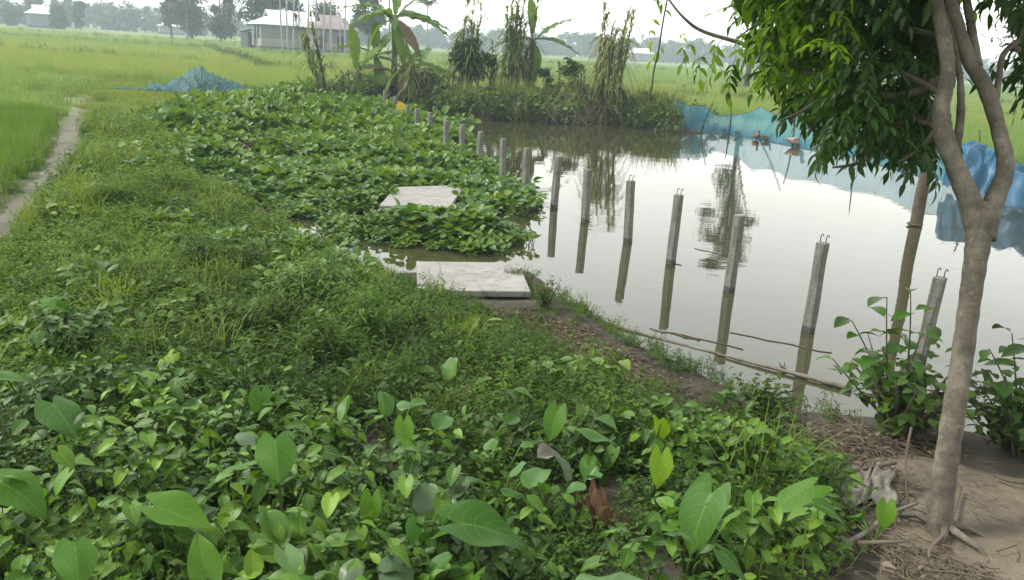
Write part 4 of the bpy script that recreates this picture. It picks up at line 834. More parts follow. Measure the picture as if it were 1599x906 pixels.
def far_tree(name, label, loc, h, wd, trunk_h, n=2200, leafs=.35, mat='farleaf', group=None, cat='tree', multi=1, squash=1.0, blobs=14, tr=None):
    loc = np.asarray(loc, float); th = thing(name, label, cat, loc, group); b = MB(); tr = tr or h * .018
    cb = []
    for i in range(blobs):
        a = U_(0, 6.28); r_ = wd * .38 * math.sqrt(random.random()); z = trunk_h + (h - trunk_h) * U_(.08, .95); k = 1 - abs((z - trunk_h) / (h - trunk_h) - .45) * .9
        cb.append((loc + np.array([r_ * k * math.cos(a), r_ * k * math.sin(a), z]), wd * U_(.13, .24)))
    for m_ in range(multi):
        off = np.array([U_(-.15, .15) * wd * (multi > 1), U_(-.1, .1) * wd * (multi > 1), 0]); top = loc + np.array([off[0] * 1.6, off[1] * 1.6, h * .82]); t = np.linspace(0, 1, 7)[:, None]
        P = loc + off + (top - loc - off) * t; P[:, :2] += rng.normal(0, .012 * h, (7, 2)) * t; P[0, 2] -= .2; b.tube(P, tr * (1 - .8 * t[:, 0]), 7)
        for c, r_ in cb[m_::multi][:7]:
            s0 = P[2 + random.randrange(4)]; b.tube([s0, (s0 + c) / 2 + [0, 0, .03 * h], c], [tr * .4, tr * .28, tr * .1], 5)
    b.build('trunk', M['farbark'], th); c_ = MB()
    for i in range(n):
        c, r_ = random.choice(cb); v = rng.normal(0, 1, 3); v /= np.linalg.norm(v); p = c + v * r_ * random.random() ** .45 * np.array([1, 1, .85 * squash]); c_.add(LF['quad'][0], rot(U_(0, 6.28), U_(-.9, .6), U_(-.6, .6)), p, leafs * U_(.6, 1.2), random.random())
    c_.build('crown', M[mat], th); return th
# the round bush, the little tree
far_tree('round_bush', 'dense dark round bush on thin stems at the far bank', yb_(733, 147, 30), 2.15, 1.75, .85, 2600, .15, 'darkleaf', None, 'bush', 5, 1, 18, .03)
far_tree('bank_shrub', 'dense green shrub under the banana leaves on the far bank', yb_(600, 152, 29.2), 1.1, 1.9, .1, 1500, .15, 'weed', 'shrubs on the far bank', 'shrub', 4, 1, 16, .02)
far_tree('bank_shrub', 'dark green shrub at the water right of the banana clump', yb_(672, 160, 29.4), .95, 1.7, .1, 1300, .14, 'weed', 'shrubs on the far bank', 'shrub', 4, 1, 16, .02)
far_tree('bank_shrub', 'leafy shrub between the middle banana and the small tree', yb_(852, 150, 30.2), 1.5, 1.0, .2, 1000, .15, 'weed', 'shrubs on the far bank', 'shrub', 3, 1, 12, .02)
far_tree('bank_shrub', 'low dark shrub left of the tall pale cane', yb_(905, 165, 29.4), .8, 1.5, .1, 1000, .14, 'darkleaf', 'shrubs on the far bank', 'shrub', 3, 1, 12, .02)
far_tree('small_tree', 'small slim tree right of the banana plant on the far bank', yb_(886, 150, 30.5), 1.75, 1.15, .8, 500, .17, 'weed', None, 'tree', 1, 1, 8, .022)
bush('bank_bush', 'low green bush at the water edge beside the ducks', 'bush', yb_(1085, 192, 28.6), 1.7, .62, 'vine', 'weed', 900, 1.3, None, 14)

# far bank: dark weeds, dry tangle
FB = np.array([gp(a, c_, 0)[:2] for a, c_ in [(560, 160), (640, 174), (700, 184), (800, 189), (870, 192), (960, 194), (1055, 206)]])
def along(line, n, jit0, jit1):
    seg = np.diff(line, axis=0); L = np.linalg.norm(seg, axis=1); i = rng.choice(len(L), n, p=L / L.sum()); u = rng.random(n)[:, None]; P = line[i] + seg[i] * u; P[:, 1] += rng.uniform(jit0, jit1, n); return P
put('far_bank_weeds', 'dark leafy weeds along the far bank', [clump_vine(60, .35, .5, 'vine', 'hyam'), clump_vine(60, .35, .5, 'vine', 'weed')] + [clump_vine(46, .35, .42, 'shrub', 'darkleaf') for _ in range(2)] + [clump_blades(40, .25, .8, .018, 'cane', .9)], along(FB, 700, -.2, 2.0), .6, 1.8, .3)
put('far_bank_dry_grass', 'tangled dry stalks hanging over the far bank', [clump_blades(34, .25, .95, .02, 'straw', 1.8, 6) for _ in range(3)], along(FB[1:6], 30, -.25, .5), .6, 1.15, .35)
for k, (x, y, lab) in enumerate([(890, 178, 'arching bundle of dry pale stalks dipping into the water below the cane'), (765, 178, 'pale dry stalks fallen into the water below the banana plant'), (945, 180, 'dry pale stalks trailing into the water beneath the tall pale cane')]):
    p = at(x, y, 28.6 if k != 1 else 28.9); p[2] = .45; b = MB()
    for i in range(16):
        a = U_(0, 6.28); R_ = U_(.35, 1.0); t = np.linspace(0, 1, 9)[:, None]; e = np.array([math.cos(a) * R_, -.5 - .4 * random.random(), 0]); P = p + np.array([U_(-.15, .15), U_(-.05, .1), 0]) + e * t + np.array([0, 0, 1]) * (U_(.4, 1.0) * t - U_(.9, 1.5) * t ** 2); P[:, 2] = np.maximum(P[:, 2], -.05); b.tube(P, np.linspace(.017, .007, 9), 4, random.random())
    o = b.build('dry_stalks', M['straw'], origin=p); tag(o, lab, 'dry stalks')

# ------------------------------------------------------------------ houses
def house(label, corner, yaw, L, D, hw, hr, roofm, wallm, lowm, group=None, openings=(), gablet=True, over=.45, plinth=.5, cols=0):
    corner = np.asarray(corner, float); th = thing('tin_roofed_house', label, 'house', corner, group); ca, sa = math.cos(yaw), math.sin(yaw); R = np.array([[ca, -sa, 0], [sa, ca, 0], [0, 0, 1]])
    def W(V): return np.asarray(V, float) @ R.T + corner
    def bx(name, c, d, m):
        b = MB(); b.box(np.zeros(3), d); b.V[0] = W(b.V[0] + np.asarray(c)); return b.build(name, m, th, smooth=False)
    bx('plinth', (L / 2, D / 2, plinth / 2 - .1), (L + .5, D + .5, plinth + .2), M['plinth'])
    z0 = plinth; zl = plinth + (hw - plinth) * .36
    t = .15
    for nm, z_0, z_1, m in (('lower_wall', z0, zl, lowm), ('upper_wall', zl, hw, wallm)):
        hh = (z_1 - z_0); zc = (z_0 + z_1) / 2
        bx(nm, (L / 2, t / 2, zc), (L, t, hh), m); bx(nm, (L / 2, D - t / 2, zc), (L, t, hh), m)
        bx(nm, (t / 2, D / 2, zc), (t, D - 2 * t, hh), m); bx(nm, (L - t / 2, D / 2, zc), (t, D - 2 * t, hh), m)
    for (face, u, z, wd, h_, m) in openings:
        nm = 'door' if z < .2 else 'window'
        if face == 'front': bx(nm, (u, -.02, plinth + z + h_ / 2), (wd, .08, h_), m)
        else: bx(nm, (-.02, u, plinth + z + h_ / 2), (.08, wd, h_), m)
    for k in range(cols): bx('column', (.6 + (L - 1.2) * k / max(1, cols - 1), -over + .12, (plinth + hw) / 2), (.14, .14, hw - plinth), M['polecon'])
    # roof: hipped skirt with a small gable on top
    o = over; e = hw - .02; r = hw + hr; s = .55
    a0 = np.array([[-o, -o, e], [L + o, -o, e], [L + o, D + o, e], [-o, D + o, e]]); gx = D / 2 * s; gy = D / 2 * (1 - s) + .02; zm = e + (r - e) * s
    m0 = np.array([[gx, D / 2 - (D / 2 + o) * (1 - s), zm], [L - gx, D / 2 - (D / 2 + o) * (1 - s), zm], [L - gx, D / 2 + (D / 2 + o) * (1 - s), zm], [gx, D / 2 + (D / 2 + o) * (1 - s), zm]])
    rg = np.array([[gx - .25, D / 2, r], [L - gx + .25, D / 2, r]])
    V = np.concatenate([a0, m0, rg, [[gx - .25, m0[0][1], zm], [L - gx + .25, m0[1][1], zm], [L - gx + .25, m0[2][1], zm], [gx - .25, m0[3][1], zm]]]); b = MB()
    def slab4(ids):
        q = V[ids]; nn = np.cross(q[1] - q[0], q[2] - q[1]); nn = nn / np.linalg.norm(nn) * .05; VV = np.concatenate([q, q + nn]); b.raw(W(VV), [[3, 2, 1, 0], [4, 5, 6, 7], [0, 1, 5, 4], [1, 2, 6, 5], [2, 3, 7, 6], [3, 0, 4, 7]])
    slab4([0, 1, 5, 4]); slab4([2, 3, 7, 6]); slab4([1, 2, 6, 5]); slab4([3, 0, 4, 7]); slab4([10, 11, 9, 8]); slab4([12, 13, 8, 9])
    b.build('roof', roofm, th, smooth=False)
    b = MB(); 
    for xx, i0, i1, ir in ((gx + .05, 4, 7, 8), (L - gx - .05, 5, 6, 9)):
        q = np.array([[xx, V[i0][1] + .1, zm + .02], [xx, V[i1][1] - .1, zm + .02], [xx, D / 2 + .05, r - .08], [xx, D / 2 - .05, r - .08]]); b.raw(W(np.concatenate([q, q + [.04, 0, 0]])), [[0, 1, 2, 3], [7, 6, 5, 4]])
    b.build('gable_vent', M['dark'], th, smooth=False)
    # corrugation ribs
    b = MB(); kx = int((L + 2 * o) / .9)
    for i in range(1, kx):
        u = i / kx; p0 = a0[0] + (a0[1] - a0[0]) * u; p1 = m0[0] + (m0[1] - m0[0]) * u; b.tube(W([p0 + [0, 0, .07], p1 + [0, 0, .07]]), .035, 4)
    b.build('ribs', roofm, th); return th
H1 = at(408, 74, 104); H1[2] = .25
house('long house with white tin roof standing behind the slanting cane', H1, math.radians(30), 8.2, 5.2, 3.0, 1.75, M['tin'], M['walltin'], M['wallplaster'], 'village houses',
      [('side', 1.3, .9, .8, 1.5, M['dark']), ('side', 2.9, .9, .5, 1.5, M['dark']), ('front', 6.9, .05, .9, 1.9, M['dark'])], cols=0)
H2 = at(489, 81, 103); H2[2] = .25
house('house with pinkish rusty roof behind the banana leaf', H2, math.radians(24), 5.0, 5.0, 2.9, 1.6, M['rust'], M['greywall'], M['wallplaster'], 'village houses', [('front', 1.0, .05, .9, 1.6, M['dark']), ('front', 3.3, .05, .9, 1.6, M['dark'])], cols=4)
H3 = at(45, 41, 205); H3[2] = .25
house('distant house with pale roof at the far left field edge', H3, math.radians(34), 7.5, 5.0, 3.2, 2.0, M['tin'], M['greywall'], M['greywall'], 'village houses', [('side', 2.2, .05, 1, 2, M['dark'])])
H4 = at(250, 47, 235); H4[2] = .25
house('low far shed with white roof between the left trees', H4, math.radians(30), 6, 4, 2.2, 1.0, M['tin'], M['greywall'], M['greywall'], 'village houses')
H5 = at(985, 100, 300); H5[2] = .25
house('tiny white-roofed house in the misty right treeline', H5, math.radians(12), 8, 5, 2.8, 1.7, M['tin'], M['greywall'], M['greywall'], 'village houses')
p = at(377, 73, 106); p[2] = .25; th = thing('small_shed', 'narrow dark shed beside the left end of the long house', 'shed', p)
b = MB(); b.box(p + [.45, .6, 1.0], (.9, 1.4, 2.0)); b.build('wall', M['greywall'], th, smooth=False)
b = MB(); Rr = np.array(Matrix.Rotation(-.25, 3, 'Y')); b.box(p + [.45, .6, 2.12], (1.25, 1.7, .06), Rr); b.build('roof', M['dark'], th, smooth=False)
b = MB(); b.box(p + [.45, -.12, .85], (.55, .04, 1.6)); b.build('door', M['walltin'], th, smooth=False)
p = at(293, 61, 150); p[2] = .2; th = thing('utility_pole', 'slim pale utility pole in front of the left trees', 'pole', p)
b = MB(); b.tube([p, p + [0, 0, 4.5], p + [0, 0, 9]], [.18, .15, .11], 8); b.build('shaft', M['polecon'], th)
b = MB(); b.box(p + [0, 0, 8.5], (1.4, .1, .1)); b.build('crossarm', M['wood'], th, smooth=False)
for s_ in (-.6, 0, .6):
    b = MB(); b.tube(p + np.array([[s_, 0, 8.55], [s_, 0, 8.75]]), [.05, .03], 6); b.build('insulator', M['polecon'], th)

# ------------------------------------------------------------------ far trees, palms
T = [(300, 58, 152, 11.5, 8.5, 1.0, 3600, 'broad misty tree just left of the utility pole'), (345, 60, 146, 10.5, 6.0, .6, 2800, 'dark bushy tree right of the utility pole'), (268, 56, 165, 12, 5.0, 2.0, 1800, 'slender misty tree at the left of the pole grove'),
     (408, 60, 128, 12.5, 9.5, 2.2, 3800, 'large dark tree rising behind the long house roof'), (450, 62, 124, 10.5, 5.5, 2.5, 1800, 'dark tree behind the right end of the long house roof'), (512, 70, 122, 6.2, 7.5, 1.5, 2200, 'low round tree behind the rusty roof'),
     (575, 75, 108, 8.5, 4.5, 2.5, 1800, 'tall dark narrow tree behind the banana plants'), (126, 44, 200, 6.4, 4.3, .5, 2000, 'rounded dark tree right of the far house'), (92, 43, 204, 5.3, 5.0, .4, 2000, 'spreading dark tree against the far house wall'),
     (20, 38, 210, 5.0, 6.0, .4, 1800, 'low bushy tree left of the far house'), (55, 36, 232, 10, 6, 2, 1600, 'dark tree above the far house roof'), (1172, 85, 62, 13.2, 5.0, 4.6, 3200, 'tall dark tree above the blue net, mirrored in the pond'),
     (1620, 120, 60, 9.0, 7.0, 1.2, 2600, 'tree at the far right edge behind the near trunk')]
for (x, y, Y, h, wd, th_, n, lab) in T:
    far_tree('far_tree', lab, yb_(x, y, Y), h, wd, th_, int(n * 1.5), .30 if Y < 70 else .55 if Y < 140 else .68, 'darkleaf' if Y < 70 else 'farleaf', 'trees beyond the fields', blobs=22)
FR_ME = []
for k in range(3):
    b = MB(); L = 1.9; t = np.linspace(0, 1, 10); P = np.stack([0 * t, L * t * .8, L * (.45 * t - [.75, .5, .95][k] * t ** 2)], -1); b.tube(P, np.linspace(.035, .01, 10), 4, .4)
    for i in range(26):
        u = .12 + .88 * i / 26; p = np.array([np.interp(u, t, P[:, j]) for j in range(3)])
        for s_ in (-1, 1): b.add(leaf(.55 * math.sin(PI * (.15 + .8 * u)) + .1, .07, 3, 2, .2, .35, 0, 'blade'), rot(s_ * 1.0, U_(-.3, .15)), p, 1, random.random())
    o = b.build('frond', M['farleaf'], link=False); FR_ME.append(o.data); bpy.data.objects.remove(o)
def palm(loc, h, label, r=.09, nf=9, sc=1.0):
    loc = np.asarray(loc, float); th = thing('areca_palm', label, 'palm', loc, 'slender palms by the village houses'); b = MB(); t = np.linspace(0, 1, 9); P = loc + np.stack([.012 * h * np.sin(t * 4 + h), 0 * t, h * t - .1], -1); b.tube(P, r * (1 - .3 * t), 7); b.build('trunk', M['polecon'], th)
    for k in range(nf): inst('frond', FR_ME[k % 3], th, P[-1] - loc, rot(k * 2.4, U_(.1, .9)), sc * U_(.85, 1.1))
for k, (x, Y, h) in enumerate([(440, 99, 8.4), (450, 98, 9.5), (460, 97, 10.5), (469, 99, 9.0), (482, 97, 11), (495, 98, 9.8), (507, 97, 10.4), (518, 97, 9.2), (540, 97, 10.0)]):
    palm(yb_(x, 80, Y), h, '%s slender palm trunk from the left in the row before the houses' % ordn[k])
palm(yb_(606, 90, 62), 4.9, 'palm with dark crown right above the tallest banana plant', .08, 10, .8); palm(yb_(665, 95, 80), 5.4, 'lone slim palm with small crown right of the banana leaf', .07, 10, .8)

# misty treeline: one mass
def tl_variant(h, wd, palmy):
    b = MB(); b.tube([[0, 0, 0], [.1, 0, h * .5], [0, 0, h * .9]], [.16, .13, .06], 5, .2, 1)
    if palmy:
        for k in range(16):
            R = rot(k * 2.4, U_(-.2, .9)); b.add(leaf(2.4, .7, 5, 2, .3, .5, 0, 'ovate'), R, (0, 0, h * .9), U_(.7, 1.1), random.random())
    else:
        bl = [(np.array([U_(-.4, .4) * wd, U_(-.4, .4) * wd, h * U_(.18, .92)]), wd * U_(.16, .28)) for _ in range(12)]
        for i in range(760):
            c, r_ = random.choice(bl); v = rng.normal(0, 1, 3); v /= np.linalg.norm(v); b.add(LF['quad'][0], rot(U_(0, 6.28), U_(-.8, .5)), c + v * r_ * random.random() ** .5, U_(.8, 1.6), random.random())
    return b.build('c', [M['farleaf'], M['farbark']], link=False)
tv = [tl_variant(9, 7, 0), tl_variant(7.5, 8, 0), tl_variant(10.5, 5.5, 0), tl_variant(6, 7, 0), tl_variant(10, 3, 1), tl_variant(8.5, 3, 1)]
pts = []
for row, (Y, st, z) in enumerate([(262, 4.2, 0), (285, 4.2, 0), (320, 4.5, 0)]):
    for x in np.arange(-.95 * Y, -.17 * Y, st): pts.append((x + U_(-2, 2), Y + U_(-8, 8)))
for row, (Y, st) in enumerate([(330, 3.4), (350, 3.6), (385, 4)]):
    for x in np.arange(-.18 * Y, .95 * Y, st): pts.append((x + U_(-2, 2), Y + U_(-8, 8)))
pts = np.array(pts); n = len(pts); s_ = rng.uniform(.6, 1.12, n)
scatter('distant_treeline', 'misty grey line of distant trees and palms along the horizon', tv, np.stack([pts[:, 0], pts[:, 1], np.full(n, .2)], -1), np.stack([np.zeros(n), np.zeros(n), rng.uniform(0, 6.28, n)], -1), np.stack([s_, s_, s_], -1), rng.choice(6, n, p=[.24, .24, .14, .2, .1, .08]))

# ------------------------------------------------------------------ the near tree
D0 = 3.56
def tp(x, y, dz=0.0): return atd(x, y, D0 + dz)
base = gp(1466, 838, .4); base[2] = gz1(base[0], base[1])
tree = thing('leaning_tree', 'slim leaning tree with forked trunk and hanging leaves at the right', 'tree', base)
def smooth_path(P, k=6):
    P = np.asarray(P, float); n = len(P); out = []
    for i in range(n - 1):
        p0, p1, p2, p3 = P[max(i - 1, 0)], P[i], P[i + 1], P[min(i + 2, n - 1)]
        for t in np.linspace(0, 1, k, endpoint=False): out.append(.5 * ((2 * p1) + (-p0 + p2) * t + (2 * p0 - 5 * p1 + 4 * p2 - p3) * t ** 2 + (-p0 + 3 * p1 - 3 * p2 + p3) * t ** 3))
    out.append(P[-1]); return np.array(out)
px2m = D0 / FPX
def limb(name, pts, wpx, n=14, rough=.035):
    P = smooth_path([tp(*q) for q in pts], 7); w_ = np.interp(np.linspace(0, 1, len(P)), np.linspace(0, 1, len(wpx)), wpx) * px2m / 2 * .57
    w_ = w_ * (1 + rough * np.sin(np.arange(len(P)) * 1.9) + rng.normal(0, .012, len(P))); b = MB(); b.tube(P, w_, n); return b.build(name, M['bark'], tree)
trunk_pts = [(1462, 862), (1466, 820), (1474, 750), (1487, 660), (1501, 570), (1513, 480), (1523, 410), (1532, 350), (1540, 318)]
limb('trunk', trunk_pts, [84, 68, 63, 60, 57, 56, 60, 70, 62])
limb('limb', [(1528, 372), (1516, 320), (1494, 265), (1474, 212), (1470, 170), (1480, 112), (1472, 50), (1456, -20), (1440, -110), (1432, -220)], [62, 60, 52, 52, 44, 40, 38, 36, 30, 22])
limb('limb', [(1536, 372), (1552, 315, .02), (1570, 262, .03), (1560, 205, .05), (1540, 140, .06), (1512, 90, .08), (1490, 20, .1), (1470, -60, .15), (1455, -180, .2)], [60, 54, 46, 40, 42, 40, 34, 28, 18])
limb('limb', [(1492, 240, .02), (1500, 180, .05), (1498, 110, .08), (1484, 40, .1), (1476, -40, .14)], [24, 22, 16, 15, 10])
limb('limb', [(1528, 105, .06), (1518, 50, .1), (1508, -20, .14), (1512, -120, .2)], [24, 24, 22, 14])
limb('limb', [(1553, 175, .05), (1560, 120, .1), (1568, 84, .12), (1600, 58, .15), (1660, 20, .2)], [20, 18, 16, 14, 8])
for s_ in range(5):
    a = [2.6, 3.6, .4, -.9, 1.6][s_]; b = MB(); t = np.linspace(0, 1, 6)[:, None]; e = np.array([math.sin(a), math.cos(a), 0]) * U_(.16, .3); P = base + [0, 0, .05] + e * t + np.array([0, 0, 1]) * (.03 * np.sin(t * PI) - .06 * t); P[:, :2] += rng.normal(0, .012, (6, 2)); b.tube(P, np.linspace(.022, .006, 6), 6); b.build('root', M['bark'], tree)
# thin branches that carry the sprays
BR = [[(1480, 120, .1), (1400, 150, .3), (1300, 130, .5), (1250, 108, .6), (1170, 72, .65), (1100, 50, .7), (1070, 30, .7), (1045, 0, .7), (1020, -40, .7)],
      [(1474, 200, 0), (1420, 190, .2), (1350, 210, .35), (1290, 235, .4)], [(1472, 60, .1), (1400, 40, .4), (1320, 30, .6), (1220, 20, .8), (1150, 60, .9)], [(1476, 150, 0.05), (1400, 110, .25), (1330, 90, .45), (1260, 110, .5)],
      [(1470, 190, 0), (1440, 230, .1), (1400, 255, .15)], [(1455, -30, .1), (1350, -60, .2), (1230, -40, .3), (1160, 10, .4)], [(1580, 75, .15), (1620, 90, .2), (1660, 130, .2)], [(1310, 130, .45), (1260, 170, .4), (1215, 190, .4)], [(1500, -10, .1), (1560, -40, .2), (1640, 0, .3)], [(1370, 205, .3), (1350, 250, .25), (1300, 262, .25)]]
BP = []
for k, q in enumerate(BR):
    P = smooth_path([tp(*c) for c in q], 6); b = MB(); b.tube(P, np.linspace(.016 if k else .02, .004, len(P)), 6); b.build('branch', M['bark'], tree); BP.append(P)
# hanging string-like vine
b = MB(); P = smooth_path([tp(1044, -10, .7), tp(1036, 30, .7), tp(1028, 80, .7), tp(1021, 110, .7), tp(1018, 135, .7), tp(1014, 150, .7), tp(1017, 158, .7), tp(1018, 148, .7)], 4); b.tube(P, .0045, 4); b.build('hanging_twig', M['stem'], tree)
SPR = []
def spray_mesh(mat, seed, n=7):
    b = MB(); L = .24; t = np.linspace(0, 1, 6); P = np.stack([0 * t, L * t * .9, .04 * t - .14 * t ** 2], -1); b.tube(P, np.linspace(.003, .0015, 6), 4, .5, 1)
    for i in range(n // 2):
        u = .3 + .6 * i / (n // 2 - .5)
        p = np.array([np.interp(u, t, P[:, j]) for j in range(3)])
        for s_ in (-1, 1): b.add(LF['leaflet'][(i + seed) % 2], rot(s_ * U_(.75, 1.15), U_(-.75, -.1), s_ * U_(-.2, .4)), p, U_(.75, 1.1), random.random())
    b.add(LF['leaflet'][seed % 2], rot(U_(-.2, .2), U_(-.8, -.3)), P[-1], U_(.9, 1.2), random.random())
    o = b.build('leaf_spray', [M[mat], M['stalk']], link=False); me = o.data; bpy.data.objects.remove(o); return me
SPR = [spray_mesh('treeleaf', k, [5, 7, 7, 9][k]) for k in range(4)]; SPL = [spray_mesh('treelime', k, [5, 7, 7][k]) for k in range(3)]
# leafy outline as measured; sprays hang through its whole depth
C1 = [(1150, 90), (1165, 62), (1185, 8), (1215, -40), (1300, -110), (1480, -140), (1480, 60), (1462, 200), (1472, 262), (1440, 285), (1390, 262), (1330, 268), (1290, 255), (1300, 215), (1255, 205), (1235, 172), (1200, 165), (1195, 130), (1160, 118)]
C1 = np.array(C1, float); C2 = np.array([(1556, -60), (1700, -60), (1720, 150), (1600, 168), (1572, 160), (1566, 110), (1590, 80)], float)
pts = []
cand = rng.uniform([1085, -140], [1490, 290], (5200, 2)); cand = cand[inside(cand, C1)]
sd_ = -sdist(cand, C1)
nS = 0; outer = []
for (x, y), e in list(zip(cand, sd_))[:1400]:
    outer.append((x, y - 48, (U_(.3, 1.1) if x > 1415 else U_(-.1, .95) + (.4 if x < 1290 else .05)), x < 1300 and y < 170))  # last flag gives upper-left sprays the painted backlit colour
cand = rng.uniform([1550, -60], [1720, 170], (600, 2)); cand = cand[inside(cand, C2)]
for (x, y) in cand[:150]: outer.append((x, y - 40, U_(.35, 1.1), False))
for q in BP[0][::3]:
    pass
singles = [(1012, -8, .7), (1025, 20, .7), (1060, 52, .7), (1040, 70, .7), (1085, 62, .7), (1105, 82, .65), (1120, 100, .65), (1112, 55, .7), (1058, 66, .72), (1130, 60, .6), (1150, 90, .6), (1090, 85, .7), (1225, 150, .4), (1240, 165, .4), (1275, 175, .4), (1300, 200, .2), (1330, 215, .2), (1360, 225, .2), (1400, 228, .3), (1440, 230, .4), (1265, 120, .3)]
lime = lambda: random.random() < .75
b = MB(); tl = []; nobj = 0
arr = [(x, y, dz, l, True) for (x, y, dz, l) in outer[::9]] + [(x, y, dz, x < 1200, True) for (x, y, dz) in singles] + [(x, y, dz, l, False) for i, (x, y, dz, l) in enumerate(outer) if i % 9]
for (x, y, dz, l, single) in arr:
    p = tp(x, y, dz); az = U_(0, 6.28); pit = U_(-1.0, .25); R = rot(az, pit, U_(-.4, .4)); s_ = U_(.52, .86) * (.85 if x < 1130 else 1); lm = l and lime()
    if single and nobj < 260:
        inst('leaf_spray', random.choice(SPL if lm else SPR), tree, p - base, R, s_); nobj += 1
    else: tl.append((p, R, s_, lm))
def merge_sprays(items, name, label):
    src = {}
    for me in SPR + SPL:
        V = np.zeros(len(me.vertices) * 3, np.float32); me.vertices.foreach_get('co', V); Q = np.zeros(len(me.loops), np.int32); me.loops.foreach_get('vertex_index', Q)
        U = np.zeros(len(me.loops) * 2, np.float32); me.uv_layers[0].data.foreach_get('uv', U); uvv = np.zeros((len(me.vertices), 2)); uvv[Q] = U.reshape(-1, 2); src[me.name] = (V.reshape(-1, 3).astype(float), Q.reshape(-1, 4), uvv)
    bb = MB()
    for (p, R, s_, lm) in items: bb.add(src[random.choice(SPL if lm else SPR).name], R, p, s_, random.random(), 1 if lm else 0)
    o = bb.build(name, [M['treeleaf'], M['treelime']], tree); o['kind'] = 'stuff'; return o
# crown above the picture, which shades trunk and yard
cc = tp(1440, -330, .3)
for i in range(900):
    v = rng.normal(0, 1, 3); v /= np.linalg.norm(v); p = cc + v * np.array([1.35, 1.25, .95]) * random.random() ** .4
    if p[2] < 2.75: continue
    tl.append((p, rot(U_(0, 6.28), U_(-1.0, .1), U_(-.4, .4)), U_(.9, 1.3), random.random() < .3))
merge_sprays(tl, 'foliage', None)

# ------------------------------------------------------------------ taro, loose hyacinth, vines of the foreground
TARO_ME = {}
for mk in ('taro', 'taro_pale', 'taro_lime'):
    TARO_ME[mk] = []
    for k in range(4):
        b = MB(); b.add(LF['taro'][k], None, (0, -.05, 0), 1.0, .2 + .3 * k); o = b.build('leaf', M[mk], link=False); TARO_ME[mk].append(o.data); bpy.data.objects.remove(o)
TAROS = [ # centre px of main leaf, width px, tilt (pitch), azimuth, height, material, where
    (835, 618, 62, -.35, .9, .30, 'taro', 'taro leaf facing up at the edge of the narrow-leaved weeds'), (864, 664, 62, -1.0, 3.6, .32, 'taro', 'dark taro leaf hanging left of the flat broad one'), (940, 674, 78, -.15, 1.5, .34, 'taro', 'flat broad taro leaf seen edge-on above the small plank'),
    (1034, 668, 52, -.9, .6, .30, 'taro_lime', 'yellow-green taro leaf standing before the brown litter'), (1030, 736, 62, -1.05, 3.3, .28, 'taro_lime', 'lime taro leaf turned to the viewer right of the stump'), (775, 822, 150, -.12, 1.4, .38, 'taro', 'largest bright taro leaf spread flat in the foreground'),
    (962, 888, 150, -.1, .4, .36, 'taro_pale', 'bluish pale taro leaf cut by the bottom edge'), (1088, 812, 118, -.75, 3.9, .30, 'taro', 'long taro leaf drooping right of the stump'), (1236, 772, 92, -.3, 4.4, .30, 'taro', 'dark taro leaf left of the sack'), (1382, 808, 46, -1.2, 3.4, .18, 'taro', 'single hanging taro leaf beside the tree base'),
    (432, 716, 88, -.5, 2.8, .42, 'taro', 'light green taro leaf raised in the left foreground'), (352, 734, 78, -.2, 4.7, .38, 'taro', 'flat taro leaf left of the light green one'), (253, 566, 44, -.6, 4.0, .30, 'taro_lime', 'small yellow-green taro leaf amid the pale weeds'), (288, 806, 104, -.25, 1.6, .36, 'taro', 'wide taro leaf with pale edge low in the left foreground'),
    (95, 480, 52, -.15, 1.5, .34, 'taro', 'topmost flat taro leaf at the left side'), (60, 516, 42, 1.1, .3, .30, 'taro', 'upright taro leaf below the topmost one at left'), (22, 585, 58, -.2, 1.4, .30, 'taro', 'pale taro leaf cut by the left edge'), (100, 650, 84, -.3, 2.2, .34, 'taro', 'bright taro leaves in a cluster at the left'),
    (38, 772, 92, -.3, 1.8, .34, 'taro', 'dark taro leaf at the left edge of the foreground'), (548, 585, 42, -.5, 1.0, .28, 'taro', 'small taro leaf near the feathery weeds'), (404, 632, 50, -1.1, 3.2, .26, 'taro', 'dark cupped taro leaf in the middle left'), (578, 800, 58, -1.15, 3.2, .22, 'taro', 'dark round taro leaf facing the viewer'),
    (316, 868, 80, 1.0, 5.6, .30, 'taro', 'long upright folded taro leaf at the bottom left'), (185, 655, 40, -.4, 1.2, .3, 'taro_lime', 'small lime taro leaf right of the left cluster'), (630, 680, 52, -1.0, 3.0, .28, 'taro', 'dark taro leaf above the hyacinth leaves'), (455, 885, 70, -.3, 2.5, .28, 'taro_pale', 'grey-green taro leaf at the bottom left centre'),
    (1150, 880, 70, -.5, 2.0, .26, 'taro', 'taro leaf in the shaded right foreground'), (120, 880, 80, -.4, 2.6, .32, 'taro', 'taro leaf at the bottom left corner')]
